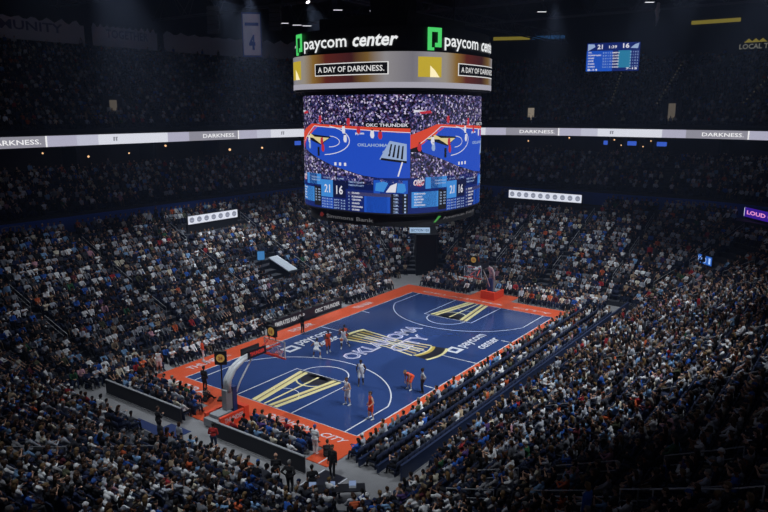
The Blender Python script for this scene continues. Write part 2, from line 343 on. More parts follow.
# ------------------------------------------------------------------ hoops
m_glass = bpy.data.materials.new('backboard_glass'); m_glass.use_nodes = True
_b = m_glass.node_tree.nodes['Principled BSDF']; _b.inputs['Base Color'].default_value = (0.75, 0.8, 0.85, 1); _b.inputs['Alpha'].default_value = 0.16; _b.inputs['Roughness'].default_value = 0.05
m_red = mat('rim_orange', lin('d8402a'), 0.4); m_pad = mat('pad_orange', lin('e0482a'), 0.5); m_padn = mat('pad_navy', lin('26386e'), 0.5)
m_armw = mat('arm_white', (0.62, 0.64, 0.67), 0.35); m_sign = glow('shot_clock_digits', lin('b8924a'), 0.55); m_sredd = glow('sign_red', lin('d23b34'), 0.7)
m_net = mat('net_white', (0.8, 0.8, 0.8), 0.7)
def make_hoop(s, label):
    h = empty('basketball_hoop', (s*17.0, 0, 0), 0 if s < 0 else PI, label, 'basketball hoop', 'basketball hoops')
    # local: +x towards the court. backboard plane at x = 17-13.105 = 3.895
    mb = MB(); mb.bbox((-1.6, -0.55, 0.1), (0.55, 0.55, 0.55)); mb.bbox((-1.3, -0.4, 0.55), (-0.2, 0.4, 0.75)); mb.build('base', m_grey, h)
    mb = MB(); mb.bbox((0.45, -0.75, 0.04), (0.8, 0.75, .85)); mb.bbox((-1.4, -0.72, 0.04), (0.45, -0.56, .75)); mb.bbox((-1.4, 0.56, 0.04), (0.45, 0.72, .75))
    pad = mb.build('base_pad', m_pad, h)
    mb = MB(); put_text(mb, 'THUNDER', lambda u, v: (u, -0.725, v), 0, -1.1, 0.4, 0.3, 0.6, bold=.02); mb.build('pad_lettering', m_line, pad)
    mb = MB(); mb.bbox((0.05, -0.24, 0.55), (0.36, 0.24, 2.1)); mb.build('mast_pad', m_padn, h)
    mb = MB(); mb.bbox((-0.45, -0.2, 0.75), (0.02, 0.2, 2.0)); mb.build('mast', m_grey, h)
    mb = MB(); P = [(-0.2, 0, 1.9), (-0.1, 0, 2.6), (0.35, 0, 3.15), (1.1, 0, 3.5), (2.2, 0, 3.62), (3.5, 0, 3.6)]
    for sy in (-.14, .14): mb.tube([(a, sy, c) for a, b, c in P], [.15, .15, .14, .12, .1, .09], 0, 10)
    mb.tube([(0.1, 0, 0.9), (0.9, 0, 2.2), (1.9, 0, 3.35)], 0.05); arm = mb.build('arm', m_armw, h, smooth=True)
    mb = MB(); mb.bbox((1.3, -0.34, 3.5), (2.8, -0.28, 4.0)); mb.bbox((1.3, 0.28, 3.5), (2.8, 0.34, 4.0))
    put_text(mb, 'THUNDER', lambda u, v: (u, -0.345, v), 1, 1.45, 2.65, 3.63, 3.87, bold=.03); mb.build('arm_sign', [m_cblk, m_sredd], h)
    mb = MB(); mb.tube([(2.6, 0.12, 3.62), (3.8, 0.55, 3.85)], .05); mb.tube([(2.6, -0.12, 3.62), (3.8, -0.55, 3.85)], .05); mb.tube([(2.6, 0.1, 3.5), (3.8, 0.4, 3.05)], .05); mb.tube([(2.6, -0.1, 3.5), (3.8, -0.4, 3.05)], .05); mb.build('brace', m_red, h)
    bx = 3.895
    mb = MB(); mb.bbox((bx-.015, -0.9, 2.92), (bx, 0.9, 3.98)); bb = mb.build('backboard', m_glass, h)
    mb = MB()
    for a, b in (((bx-.04, -.93, 3.95), (bx+.01, .93, 4.0)), ((bx-.04, -.93, 2.9), (bx+.01, -.88, 4.0)), ((bx-.04, .88, 2.9), (bx+.01, .93, 4.0))): mb.bbox(a, b)
    mb.build('backboard_frame', m_armw, bb)
    mb = MB()
    for a, b in (((bx+.002, -.3, 3.05), (bx+.012, -.25, 3.5)), ((bx+.002, .25, 3.05), (bx+.012, .3, 3.5)), ((bx+.002, -.3, 3.46), (bx+.012, .3, 3.5)), ((bx+.002, -.3, 3.05), (bx+.012, .3, 3.09))): mb.bbox(a, b)
    mb.build('target_square', m_line, bb)
    mb = MB(); mb.bbox((bx-.05, -.95, 2.84), (bx+.03, .95, 2.93)); mb.build('edge_padding', m_red, bb)
    mb = MB(); cx = bx+.38; mb.tube([(cx+.2286*math.cos(t*PI/12), .2286*math.sin(t*PI/12), 3.05) for t in range(25)], .018, 0, 6, False); mb.bbox((bx, -.1, 3.0), (bx+.16, .1, 3.07)); rim = mb.build('rim', m_red, h)
    mb = MB()
    for t in range(12):
        a = t*PI/6
        for da in (PI/6, -PI/6):
            mb.tube([(cx+r*math.cos(a+da*i), r*math.sin(a+da*i), 3.04-.14*i) for i, r in enumerate((.225, .19, .15, .14))], .006, 0, 4, False)
    mb.build('net', m_net, rim)
    mb = MB(); mb.bbox((bx-.28, -.36, 4.25), (bx-.08, .36, 4.95)); mb.cyl((bx-.18, -.3, 4.0), (bx-.18, -.3, 4.25), .03); mb.cyl((bx-.18, .3, 4.0), (bx-.18, .3, 4.25), .03); sc = mb.build('shot_clock', m_black, h)
    for xo, sg in ((bx-.28, -1), (bx-.08, 1)):
        mb = MB(); mb.tube([(xo, 0, 4.6), (xo+sg*.02, 0, 4.6)], .27, 0, 20); dl = mb.build('dial', m_sign, sc)
        mb = MB(); put_text(mb, '16', lambda u, v: (xo+sg*.03, u*sg, v), 0, -.15, .15, 4.47, 4.73, bold=.04); mb.build('digits', mat('dial_red', lin('b03020')), dl)
    return h
make_hoop(-1, 'near basketball hoop with white curved arm and orange padded base'); make_hoop(1, 'far basketball hoop in front of the far end stand')
for (x, y, h, lab) in ((-15.4, 2.55, 2.45, 'black clock with gold dial on a tall post left of the near hoop'),):
    c = empty('courtside_clock', (x, y, 0), YAW+PI, lab, 'clock')
    mb = MB(); mb.bbox((-.3, -.3, 0.04), (.3, .3, .14)); mb.build('base', m_black, c)
    mb = MB(); mb.cyl((0, 0, .1), (0, 0, h), .05); mb.build('post', m_black, c)
    mb = MB(); mb.bbox((-.1, -.38, h), (.1, .38, h+.9)); cs = mb.build('case', m_black, c)
    mb = MB(); mb.tube([(.105, 0, h+.45), (.13, 0, h+.45)], .27, 0, 20); mb.build('dial', m_sign, cs)
    mb = MB(); put_text(mb, '24', lambda u, v: (.136, u, v), 0, -.14, .14, h+.32, h+.58, bold=.04); mb.build('digits', mat('dial_red', lin('b03020')), cs)

# ------------------------------------------------------------------ scorers' table, courtside walls, row panels
m_led = glow('table_led', (0.008, 0.009, 0.014), 1.0); m_ledw = glow('led_text', (0.42, 0.43, 0.46), 1.0)
t = empty('scorers_table', (1.2, 10.2, 0), 0, 'long black scorers table with lettered display along the far sideline', 'table')
mb = MB(); mb.bbox((-4.6, -.1, .72), (4.6, .7, .78)); mb.build('tabletop', m_black, t)
mb = MB(); mb.bbox((-4.6, -.18, .04), (4.6, -.1, .95)); fp = mb.build('display_panel', m_led, t)
mb = MB()
put_text(mb, 'EMIRATES NBA CUP', lambda u, v: (u, -.185, v), 0, -4.3, -.6, .3, .7, bold=.03); put_text(mb, 'OKC THUNDER', lambda u, v: (u, -.185, v), 0, .8, 4.3, .3, .7, bold=.03); mb.build('display_lettering', m_ledw, fp)
for x in (-4.4, -1.5, 1.5, 4.4):
    mb = MB(); mb.bbox((x-.04, .5, .0), (x+.04, .58, .72)); mb.build('leg', m_black, t)
for i, x in enumerate((-2.6, -1.1, .6, 2.0, 3.6, 5.0)):
    l = empty('laptop', (x, 10.42, .782), 0.1*i-.2, ['open laptop nearest the left end of the scorers table', 'second open laptop from the left on the scorers table', 'third open laptop from the left on the scorers table', 'fourth open laptop from the left on the scorers table', 'fifth open laptop from the left on the scorers table', 'open laptop nearest the right end of the scorers table'][i], 'laptop', 'laptops on the scorers table')
    mb = MB(); mb.bbox((-.17, -.11, 0), (.17, .12, .018)); mb.build('keyboard', m_grey, l)
    mb = MB(); mb.box((0, -.15, .12), (.34, .012, .23), M=Matrix.Rotation(.25, 3, 'X')); mb.build('screen', m_black, l)
def barrier(name, a, b, h, label, mats, posts=True):
    a = Vector(a); b = Vector(b); d = b-a; L = d.length; rz = math.atan2(d.y, d.x)
    o = empty(name, a, rz, label, 'barrier')
    mb = MB(); mb.bbox((0, -.05, .06), (L, .05, h)); mb.build('panel', mats[0], o)
    mb = MB(); mb.bbox((0, -.07, h), (L, .07, h+.05)); mb.build('top_rail', mats[1], o)
    mb = MB(); mb.bbox((0, -.09, 0), (L, .09, .06)); mb.build('foot', m_conc, o)
    return o
m_tri = mat('barrier_black', (0.010, 0.011, 0.016), 0.6)
barrier('courtside_barrier', (-19.15, 9.6, 0), (-19.15, 1.9, 0), .95, 'black barrier wall behind seats left of the near hoop', (m_tri, m_grey))
barrier('courtside_barrier', (-19.15, -.9, 0), (-19.15, -8.0, 0), .95, 'black barrier wall behind seats right of the near hoop', (m_tri, m_grey))
barrier('courtside_barrier', (-16.9, -12.45, 0), (20.5, -12.45, 0), .85, 'long dark blue barrier wall behind the near sideline courtside rows', (m_navy, m_navy))
barrier('courtside_barrier', (-17.0, -11.05, 0), (17.0, -11.05, 0), .45, 'dark blue panel behind the second near sideline row', (m_navy, m_navy))
barrier('courtside_barrier', (-17.0, -9.85, 0), (17.0, -9.85, 0), .42, 'dark blue panel directly behind the first near sideline row', (m_navy, m_navy))

# ------------------------------------------------------------------ centre-hung scoreboard
def selli(a, n, N=1600):
    th = np.linspace(-.75*PI, 1.25*PI, N+1); c, s = np.cos(th), np.sin(th)
    P = np.c_[a*np.sign(c)*abs(c)**(2/n), a*np.sign(s)*abs(s)**(2/n)]
    L = np.r_[0, np.cumsum(np.linalg.norm(np.diff(P, axis=0), axis=1))]
    return P, L
class Face:
    """one quarter of the scoreboard's outline, corner to corner; fn(u, v): u 0..1 left to right as seen from outside"""
    def __init__(s, a, n, z0, z1, qi, off=0.0):
        P, L = selli(a, n); q = L[-1]/4; s.L = q; s.P = P; s.C = L; s.q0 = (qi*q) % L[-1]; s.z0, s.z1, s.off = z0, z1, off
    def at(s, off): s2 = object.__new__(Face); s2.__dict__.update(s.__dict__); s2.off = off; return s2
    def __call__(s, u, v):
        d = (s.q0+u*s.L) % s.C[-1]
        x = np.interp(d, s.C, s.P[:, 0]); y = np.interp(d, s.C, s.P[:, 1])
        x2 = np.interp((d+.02) % s.C[-1], s.C, s.P[:, 0]); y2 = np.interp((d+.02) % s.C[-1], s.C, s.P[:, 1])
        t = Vector((x2-x, y2-y)); t.normalize()
        return (x+t.y*s.off, y-t.x*s.off, s.z0+v*(s.z1-s.z0))
def noise_emit(name, cols, scale, strength):
    if name in MATS: return MATS[name]
    m = bpy.data.materials.new(name); m.use_nodes = True; nt = m.node_tree; b = nt.nodes['Principled BSDF']
    b.inputs['Base Color'].default_value = (.01, .01, .01, 1)
    tc = nt.nodes.new('ShaderNodeTexCoord'); v = nt.nodes.new('ShaderNodeTexVoronoi'); v.inputs['Scale'].default_value = scale
    cr = nt.nodes.new('ShaderNodeValToRGB'); cr.color_ramp.interpolation = 'CONSTANT'; sp = nt.nodes.new('ShaderNodeSeparateColor')
    nt.links.new(tc.outputs['Object'], v.inputs['Vector']); nt.links.new(v.outputs['Color'], sp.inputs[0]); nt.links.new(sp.outputs[0], cr.inputs[0])
    el = cr.color_ramp.elements
    while len(el) < len(cols): el.new(0.5)
    for i, c in enumerate(cols): el[i].position = i/len(cols); el[i].color = (*c, 1)
    nt.links.new(cr.outputs[0], b.inputs['Emission Color']); b.inputs['Emission Strength'].default_value = strength
    MATS[name] = m
    return m
def grad_emit(name, stops, axis, lo, hi, strength):
    m = bpy.data.materials.new(name); m.use_nodes = True; nt = m.node_tree; b = nt.nodes['Principled BSDF']
    b.inputs['Base Color'].default_value = (.01, .01, .01, 1)
    a = nt.nodes.new('ShaderNodeAttribute'); a.attribute_name = 'screen_pos'
    s = nt.nodes.new('ShaderNodeSeparateXYZ'); cr = nt.nodes.new('ShaderNodeValToRGB')
    nt.links.new(a.outputs['Vector'], s.inputs[0]); nt.links.new(s.outputs[axis], cr.inputs[0])
    el = cr.color_ramp.elements
    while len(el) < len(stops): el.new(.5)
    for i, (p, c) in enumerate(stops): el[i].position = p; el[i].color = (*c, 1)
    nt.links.new(cr.outputs[0], b.inputs['Emission Color']); b.inputs['Emission Strength'].default_value = strength
    return m
ES = 0.85
SM = [glow('screen_court', lin('2350c8'), ES), glow('screen_orange', lin('e04a34'), ES), glow('screen_white', lin('e8e8f4'), ES), glow('screen_gold', lin('e6d69a'), ES), glow('screen_black', lin('14141c'), ES),
      noise_emit('screen_crowd', [lin(c) for c in ('14122a', '1b1a3a', '2c2f60', '6f66a0', '10101e', 'd0c8e4', '4a2f52', '1c264c', '3d3a70', '0c0a18', '8f7fb0', '201a34')], 9.0, ES), glow('screen_sky', lin('3f8fe0'), ES), glow('screen_navy', lin('10246e'), ES),
      glow('screen_royal', lin('1c54c4'), ES), glow('screen_red', lin('c03040'), ES), glow('screen_pale', lin('9db4dc'), ES), glow('screen_midnight', lin('0a1440'), ES), glow('screen_grey', lin('4c4a70'), ES), glow('screen_teal', lin('2a7fa8'), ES)]
sb = empty('scoreboard', (0, 0, 0), 0, 'large four sided video scoreboard hung above centre court', 'scoreboard')
def hull(name, a, n, z0, z1, m, parent, inset_top=None):
    P, L = selli(a, n, 96); P = P[:-1]; N = len(P); mb = MB()
    b = P if inset_top is None else P*inset_top
    mb.add([(x, y, z0) for x, y in P]+[(x, y, z1) for x, y in b], [(i, (i+1) % N, N+(i+1) % N, N+i) for i in range(N)]+[tuple(range(N-1, -1, -1)), tuple(range(N, 2*N))])
    return mb.build(name, m, parent)
hull('screen_housing', 5.98, 2.8, 11.3, 19.6, m_black, sb)
hull('lower_rim', 5.7, 2.8, 10.55, 11.3, m_black, sb)
hull('ring_housing', 6.6, 2.8, 19.62, 22.05, m_black, sb)
hull('sign_backing', 6.5, 2.8, 22.05, 23.6, m_black, sb, .985)
def screen_picture(F):
    mb = MB(); f = [F.at(.02+.012*i) for i in range(6)]
    X = lambda x: x/717.0
    def Y(y): return 1-(y/6.4)/115.0          # crop rows, 115 px tall screen
    rect(mb, f[0], 4, 0, 1, 0, 1, 24)
    def poly(l, mi, pts):                       # subdivided in u by clipping into strips
        P = [(X(x), Y(y)) for x, y in pts]; clip_strips(mb, f[l], mi, P, 20)
    poly(1, 5, [(0, 0), (717, 0), (717, 215), (0, 300)])
    poly(2, 1, [(0, 330), (0, 245), (140, 180), (190, 182), (717, 205), (717, 235), (190, 200), (50, 310)])
    poly(2, 0, [(165, 195), (717, 228), (717, 530), (480, 500), (300, 450), (60, 350), (45, 300)])
    poly(3, 4, [(75, 272), (125, 248), (290, 262), (215, 318)])
    for k in range(4): poly(4, 3, [(80+12*k, 270-6*k), (92+12*k, 263-6*k), (275-16*k, 270+10*k), (262-16*k, 280+10*k)])
    def line(pts, w=5, mi=2):
        for (x0, y0), (x1, y1) in zip(pts, pts[1:]):
            d = math.hypot(x1-x0, y1-y0) or 1; nx, ny = -(y1-y0)/d*w/2, (x1-x0)/d*w/2
            poly(4, mi, [(x0+nx, y0+ny), (x1+nx, y1+ny), (x1-nx, y1-ny), (x0-nx, y0-ny)])
    line([(220+185*math.cos(t), 285+95*math.sin(t)) for t in np.linspace(-1.25, 1.45, 14)])
    line([(275+68*math.cos(t), 293+35*math.sin(t)) for t in np.linspace(-1.5, 1.6, 9)], 4)
    line([(165, 195), (717, 230)], 4); line([(680, 410), (660, 500)], 7); line([(165, 195), (45, 300)], 4)
    poly(3, 10, [(570, 395), (620, 280), (700, 300), (700, 415)]); poly(4, 4, [(575, 398), (700, 418), (700, 404), (580, 385)])
    for k in range(4): poly(4, 4, [(625+18*k, 300+4*k), (632+18*k, 300+4*k), (622+20*k, 375+6*k), (612+20*k, 375+6*k)])
    put_text(mb, 'OKLAHOMA', lambda u, v: f[4](X(u), Y(v)), 10, 452, 612, 318, 298, bold=.03); put_text(mb, 'CITY', lambda u, v: f[4](X(u), Y(v)), 10, 585, 640, 360, 340, bold=.03)
    put_text(mb, 'paycom', lambda u, v: f[4](X(u), Y(v)), 2, 440, 490, 248, 232, bold=.04)
    poly(3, 4, [(490, 165), (717, 175), (717, 205), (490, 196)]); put_text(mb, 'OKC THUNDER', lambda u, v: f[4](X(u), Y(v)), 2, 500, 705, 195, 175, bold=.02)
    poly(3, 2, [(15, 92), (95, 100), (95, 108), (15, 106)]); poly(4, 9, [(40, 104), (100, 96), (110, 112), (50, 118)])
    for x, y, c in ((460, 215, 9), (535, 240, 2), (575, 245, 9), (370, 215, 2), (380, 270, 2), (115, 280, 2), (232, 335, 9), (225, 290, 9), (45, 320, 9), (215, 150, 9), (120, 320, 10), (400, 165, 9)):
        poly(5, c, [(x-9, y-20), (x+7, y-22), (x+10, y+10), (x+5, y+26), (x-6, y+24), (x-12, y+8)]); poly(5, 4, [(x-5, y-30), (x+4, y-30), (x+4, y-22), (x-5, y-22)])
    poly(5, 4, [(190, 330), (206, 330), (206, 390), (190, 390)])
    poly(4, 5, [(0, 350), (60, 352), (300, 452), (480, 503), (717, 532), (717, 560), (0, 540)])
    for x in (315, 345, 377): poly(5, 2, [(x-7, 425), (x+7, 425), (x+7, 445), (x-7, 445)])
    # score bar  (rows measured on the 768 x 288 crop of x 300..420, y 170..215)
    def S(x, y): return ((x/6.4-2.3)/109.0, 1-((y/6.4+75-.0)-.0)/115.0)
    def sp(l, mi, x0, x1, y0, y1):
        a = S(x0, y0); b = S(x1, y1); clip_strips(mb, f[l], mi, [(a[0], a[1]), (b[0], a[1]), (b[0], b[1]), (a[0], b[1])], 20)
    def st(s, mi, x0, x1, y0, y1, **k): put_text(mb, s, lambda u, v: f[5](*S(u, v)), mi, x0, x1, y1, y0, **k)
    sp(4, 7, 15, 712, 30, 255); sp(4, 4, 15, 712, 252, 262)
    sp(4, 6, 90, 222, 28, 100); sp(4, 6, 22, 165, 118, 218); sp(4, 7, 15, 222, 98, 118); sp(4, 4, 165, 222, 108, 240)
    sp(5, 6, 222, 303, 62, 175); sp(5, 11, 303, 383, 62, 175); sp(4, 8, 222, 303, 180, 252)
    sp(4, 11, 383, 540, 60, 112); sp(4, 12, 395, 625, 128, 150); sp(4, 8, 540, 702, 45, 128); sp(4, 4, 625, 702, 130, 252)
    sp(4, 8, 490, 620, 150, 252)
    st('21', 2, 246, 284, 92, 146, bold=.02); st('16', 2, 324, 366, 94, 152, bold=.02)
    st('OKC', 2, 30, 84, 40, 78, shear=.25, bold=.05); st('OKC', 9, 34, 82, 46, 74, shear=.25)
    clip_strips(mb, f[5], 9, [S(40, 78), S(84, 56), S(66, 84)], 20)
    clip_strips(mb, f[5], 6, [S(548, 112), S(552, 64), S(590, 52), S(612, 62), S(590, 118)], 20); clip_strips(mb, f[5], 2, [S(600, 120), S(622, 78), S(652, 60), S(646, 120)], 20); clip_strips(mb, f[5], 6, [S(650, 120), S(655, 62), S(688, 66), S(694, 110), S(680, 124)], 20)
    for y in (52, 70): st('TEAM FOULS', 10, 140, 214, y-5, y+5, bold=.03)
    for y in (66, 86): st('TIMEOUTS LEFT', 10, 400, 490, y-5, y+5, bold=.03)
    st('1ST QTR', 10, 240, 290, 44, 54, bold=.03); st('11:48', 10, 320, 372, 44, 54, bold=.03)
    for i, (nm, y) in enumerate((('FORWARD', 130), ('GUARD', 148), ('CENTER', 166), ('GUARD', 184), ('FORWARD', 202))):
        st(nm, 2, 34, 34+8*len(nm), y-5, y+5, bold=.03); st('2 0', 10, 172, 215, y-4, y+6, bold=.03)
    for i, (nm, y) in enumerate((('GUARD', 134), ('FORWARD', 158), ('CENTER', 178), ('GUARD', 200), ('FORWARD', 222), ('GUARD', 242))):
        st(nm, 2, 420, 420+9*len(nm), y-5, y+6, bold=.03); st('4', 10, 398, 406, y-5, y+6, bold=.03); st('2 1', 10, 634, 694, y-3, y+9, bold=.03)
    for i in range(4):
        y = 188+18*i
        st('FG 8-14', 10, 228, 298, y-5, y+5, bold=.03); st('3PT 3-6', 10, 308, 380, y-3, y+7, bold=.03)
    return mb
def clip_strips(mb, fn, mi, P, n):
    """a flat polygon in (u, v) cut into n vertical strips so that it follows the curved face"""
    a = min(p[0] for p in P); b = max(p[0] for p in P); i0, i1 = int(math.floor(max(a, 0)*n)), int(math.ceil(min(b, 1)*n))
    def half(Q, x, keep):
        out = []
        for (p, q) in zip(Q, Q[1:]+Q[:1]):
            pi, qi = (p[0]-x)*keep >= 0, (q[0]-x)*keep >= 0
            if pi: out.append(p)
            if pi != qi:
                t = (x-p[0])/(q[0]-p[0]); out.append((x, p[1]+t*(q[1]-p[1])))
        return out
    for i in range(i0, max(i1, i0+1)):
        Q = half(half(list(P), i/n, 1), (i+1)/n, -1)
        if len(Q) >= 3: mb.add([fn(*p) for p in Q], [tuple(range(len(Q)))], mi)
RING_M = grad_emit('ring_display', [(0.0, lin('8d8a94')), (.10, lin('a9a6ae')), (.22, lin('b3a99c')), (.31, lin('a07a3c')), (.42, lin('6a2c26')), (.62, lin('4a2428')), (.73, lin('8a6a3a')), (.84, lin('aaa6aa')), (1, lin('8d8a94'))], 0, 0, 1, .62)
m_ring_txt = glow('ring_text', (0.9, 0.9, 0.9), .8); m_ring_blk = glow('ring_black', (0.006, 0.006, 0.008), 1); m_ring_gold = glow('ring_gold', lin('d4b93c'), .75); m_ring_hi = glow('ring_highlight', lin('fff0c0'), 1.0)
m_ring_base = glow('ring_lower_glow', lin('b8b6c4'), .75)
m_sgn_w = glow('sign_white', (0.82, 0.84, 0.86), 1.0); m_sgn_g = glow('sign_green', lin('4ad06a'), 1.0)
RIMM = [glow('rim_text', (.10, .10, .11), 1), glow('rim_red', lin('6a2420'), .7), glow('rim_green', lin('4a9a48'), .8)]
for qi in range(4):
    F = Face(6.0, 2.8, 11.5, 19.35, qi); o = screen_picture(F).build('video_screen', SM, sb)
    if qi == 0 or qi == 3: pass
    # ring display
    Fr = Face(6.62, 2.8, 19.75, 22.0, qi, .02); N = 40; mb = MB(); vs = []; fs = []; uv = []
    for i in range(N+1):
        for v in (0, .5, 1): vs.append(Fr(i/N, v)); uv.append((i/N, v, 0))
    for i in range(N):
        for k in range(2): fs.append((i*3+k, (i+1)*3+k, (i+1)*3+k+1, i*3+k+1))
    mb.add(vs, fs); o = mb.build('ring_display', RING_M, sb)
    at = o.data.attributes.new('screen_pos', 'FLOAT_VECTOR', 'POINT'); at.data.foreach_set('vector', [c for p in uv for c in p])
    mb = MB(); f1, f2, f3 = Fr.at(.035), Fr.at(.05), Fr.at(.065)
    u0 = 0.30
    rect(mb, f1, 0, .03, .185, .30, .86, 6); clip_strips(mb, f2, 1, [(.105, .30), (.105, .62), (.135, .5), (.17, .30)], 20)
    clip_strips(mb, f1, 4, [(0, 0), (1, 0), (1, .16), (0, .16)], 20)
    rect(mb, f1, 3, .33, .86, .37, .73, 16); rect(mb, f2, 2, .337, .853, .395, .705, 16)
    put_text(mb, 'A DAY OF DARKNESS.', f3, 3, .36, .835, .47, .63, bold=.012)
    mb.build('ring_graphics', [m_ring_gold, m_ring_hi, m_ring_blk, m_ring_txt, m_ring_base], o)
    Fs = Face(6.5, 2.8, 22.12, 23.45, qi, .06); mb = MB()
    def mk(x0, x1, y0, y1): clip_strips(mb, Fs, 0, [(x0, y0), (x1, y0), (x1, y1), (x0, y1)], 40)
    x0, x1 = .09, .188
    mk(x0, x1, .84, 1.04); mk(x0, x0+.028, -.02, .84); mk(x1-.028, x1, .22, .84); mk(x0+.05, x1, .14, .34)
    mk(x0, x0+.045, -.02, .12)
    mb.build('sign_mark', [m_sgn_g], sb); mb = MB()
    put_text(mb, 'paycom', Fs, 1, .212, .58, .02, .62, bold=.012); mb.build('sign_letters', [m_sgn_g, m_sgn_w], sb); mb = MB(); put_text(mb, 'center', Fs, 1, .625, .915, .18, .74, shear=.22, bold=.025)
    mb.build('sign_letters', [m_sgn_g, m_sgn_w], sb)
    Fb = Face(5.7, 2.8, 10.6, 11.25, qi, .02); mb = MB()
    if qi % 2 == 1:
        put_text(mb, 'Simmons Bank', Fb, 0, .30, .74, .3, .72, bold=.01); mb.build('sponsor_lettering', RIMM, sb); mb = MB(); clip_strips(mb, Fb, 1, [(.22, .35), (.25, .3), (.275, .6), (.25, .85), (.225, .7)], 40)
    else:
        put_text(mb, 'American Fidelity', Fb, 0, .30, .86, .3, .7, bold=.01); mb.build('sponsor_lettering', RIMM, sb); mb = MB(); clip_strips(mb, Fb, 2, [(.2, .2), (.22, .2), (.28, .8), (.25, .85)], 40)
    mb.build('sponsor_mark', RIMM, sb)
mb = MB()
for sx in (-1, 1):
    for sy in (-1, 1):
        mb.cyl((sx*3.2, sy*3.2, 23.5), (sx*3.2, sy*3.2, 35.9), .04)
        mb.cyl((sx*3.5, sy*3.0, 23.5), (sx*3.5, sy*3.0, 35.9), .04)
mb.build('hanging_cable', m_black, sb)
mb = MB(); mb.bbox((-3.8, -3.8, 23.6), (3.8, 3.8, 24.7)); mb.bbox((-1.2, -1.2, 24.7), (1.2, 1.2, 28.6)); mb.build('hoist_frame', m_black, sb)

# ------------------------------------------------------------------ ribbon board
RT = np.linspace(0, 8, 6401)
def ring_table(p, off=0):
    A = np.array([ringpt(t, *p)[0] for t in RT[:-1]]+[ringpt(0, *p)[0]]); B = np.array([ringpt(t, *p)[1] for t in RT[:-1]]+[ringpt(0, *p)[1]])
    return A-B*off, B, np.r_[0, np.cumsum(np.linalg.norm(np.diff(A, axis=0), axis=1))]
RA, RB, RL = ring_table(RIB)
RTOT = RL[-1]
def rib(s, z, off):
    """s = metres clockwise (as seen from inside, left to right) along the ribbon"""
    d = (-s) % RTOT
    x = np.interp(d, RL, RA[:, 0]); y = np.interp(d, RL, RA[:, 1]); nx = np.interp(d, RL, RB[:, 0]); ny = np.interp(d, RL, RB[:, 1])
    return (x-nx*off, y-ny*off, z)
rb = empty('ribbon_display', (0, 0, 0), 0, 'white lit ribbon display band running round the whole bowl', 'display')
mb = MB(); rings(mb, [((63.42, 43.12, 37.92), 14.45), ((63.42, 43.12, 37.92), 15.75), ((63.5, 43.2, 38), 15.75), ((64.0, 43.7, 38.4), 15.75)]); mb.build('housing', m_black, rb)
mb = MB(); S = 0.0; PER = (99.6-71.5); N = 13; PER = 27.3
rm = [glow('ribbon_white', lin('dfe2ef'), .92), glow('ribbon_lavender', lin('b4b3ca'), .9), glow('ribbon_grey', lin('93929f'), .9), glow('ribbon_text', (.92, .92, .95), .95), glow('ribbon_mark', lin('8a8c99'), .8), glow('ribbon_mist', lin('c4c6da'), .9)]
for i in range(-1, N-1):
    s0 = -99.4+i*PER                              # a dividing line sits at -99.4
    def rr(a, b, mi, off=.03, z0=14.52, z1=15.68):
        n = max(1, int((b-a)/1.0)); rect(mb, lambda u, v: rib(u, v, .3+off), mi, a, b, z0, z1, n)
    rr(s0, s0+.2, 3, .05); rr(s0+.2, s0+3.6, 1); rr(s0+3.6, s0+6.2, 5); rr(s0+6.2, s0+15.7, 0); rr(s0+15.7, s0+19, 1); rr(s0+19, s0+PER+(RTOT-N*PER+.0 if i == N-2 else 0), 2)
    for k, dx in enumerate((0, .32)):
        rr(s0+8.1+dx, s0+8.28+dx, 4, .06, 14.9, 15.35); rr(s0+8.1+dx, s0+8.36+dx, 4, .06, 15.26, 15.36)
    put_text(mb, 'DARKNESS.', lambda u, v: rib(u, v, .4), 3, s0+PER-6.1, s0+PER-.5, 14.83, 15.35, bold=.012)
mb.build('display_face', rm, rb)

# ------------------------------------------------------------------ smaller lit signs on the fascias
def facing(loc, to=(0, 0)): return math.atan2(to[1]-loc[1], to[0]-loc[0])
def led_board(name, loc, rz, w, h, label, bg, draw, fgs, cat='sign', drop=0):
    """board centred at loc; local +x is the facing side, local y runs right to left for the viewer"""
    o = empty(name, loc, rz, label, cat)
    mb = MB(); mb.bbox((-.18, -w/2-.05, -h/2-.05), (0, w/2+.05, h/2+.05)); mb.build('case', m_black, o)
    mb = MB(); f = lambda u, v: (.02, (u-.5)*w, (v-.5)*h); rect(mb, f, 0, 0, 1, 0, 1)
    if drop: b2 = MB(); b2.bbox((-.3, -w/2-.05, -drop), (-.05, w/2+.05, -h/2-.06)); b2.build('parapet', m_dark, o)
    draw(mb, lambda u, v: (.035, (u-.5)*w, (v-.5)*h)); mb.build('face', [bg]+fgs, o)
    return o
def balls(n):
    def d(mb, f):
        for i in range(n):
            c = (i+.5)/n
            polyg(mb, f, 1, [(c+.032*10/n*math.cos(t*PI/8), .5+.33*math.sin(t*PI/8)) for t in range(16)])
            polyg(mb, lambda u, v: tuple(np.add(f(u, v), (.01, 0, 0))), 2, [(c-.02*10/n, .42), (c+.02*10/n, .42), (c+.02*10/n, .5), (c-.02*10/n, .5)])
    return d
wht = glow('strip_white', lin('dfe4f4'), .95); mrk = glow('strip_mark', lin('8f95aa'), .8); mrk2 = glow('strip_mark_light', lin('b9bfd2'), .85)
led_board('display_strip', (5.15, 27.0, 7.28), -PI/2, 6.7, .85, 'white display strip with round emblems on a low wall in the left stand', wht, balls(7), [mrk, mrk2], drop=1.4)
led_board('display_strip', (36.3, 3.0, 8.12), PI, 9.4, .95, 'long white display strip with round emblems above the far end stand', wht, balls(10), [mrk, mrk2], drop=1.8)
pur = glow('strip_purple', lin('3a1a9a'), .8); pnk = glow('strip_pink', lin('f09ad8'), .95)
(x, y), n = ringpt(7.42, 38.9, 30.6, 19.0)
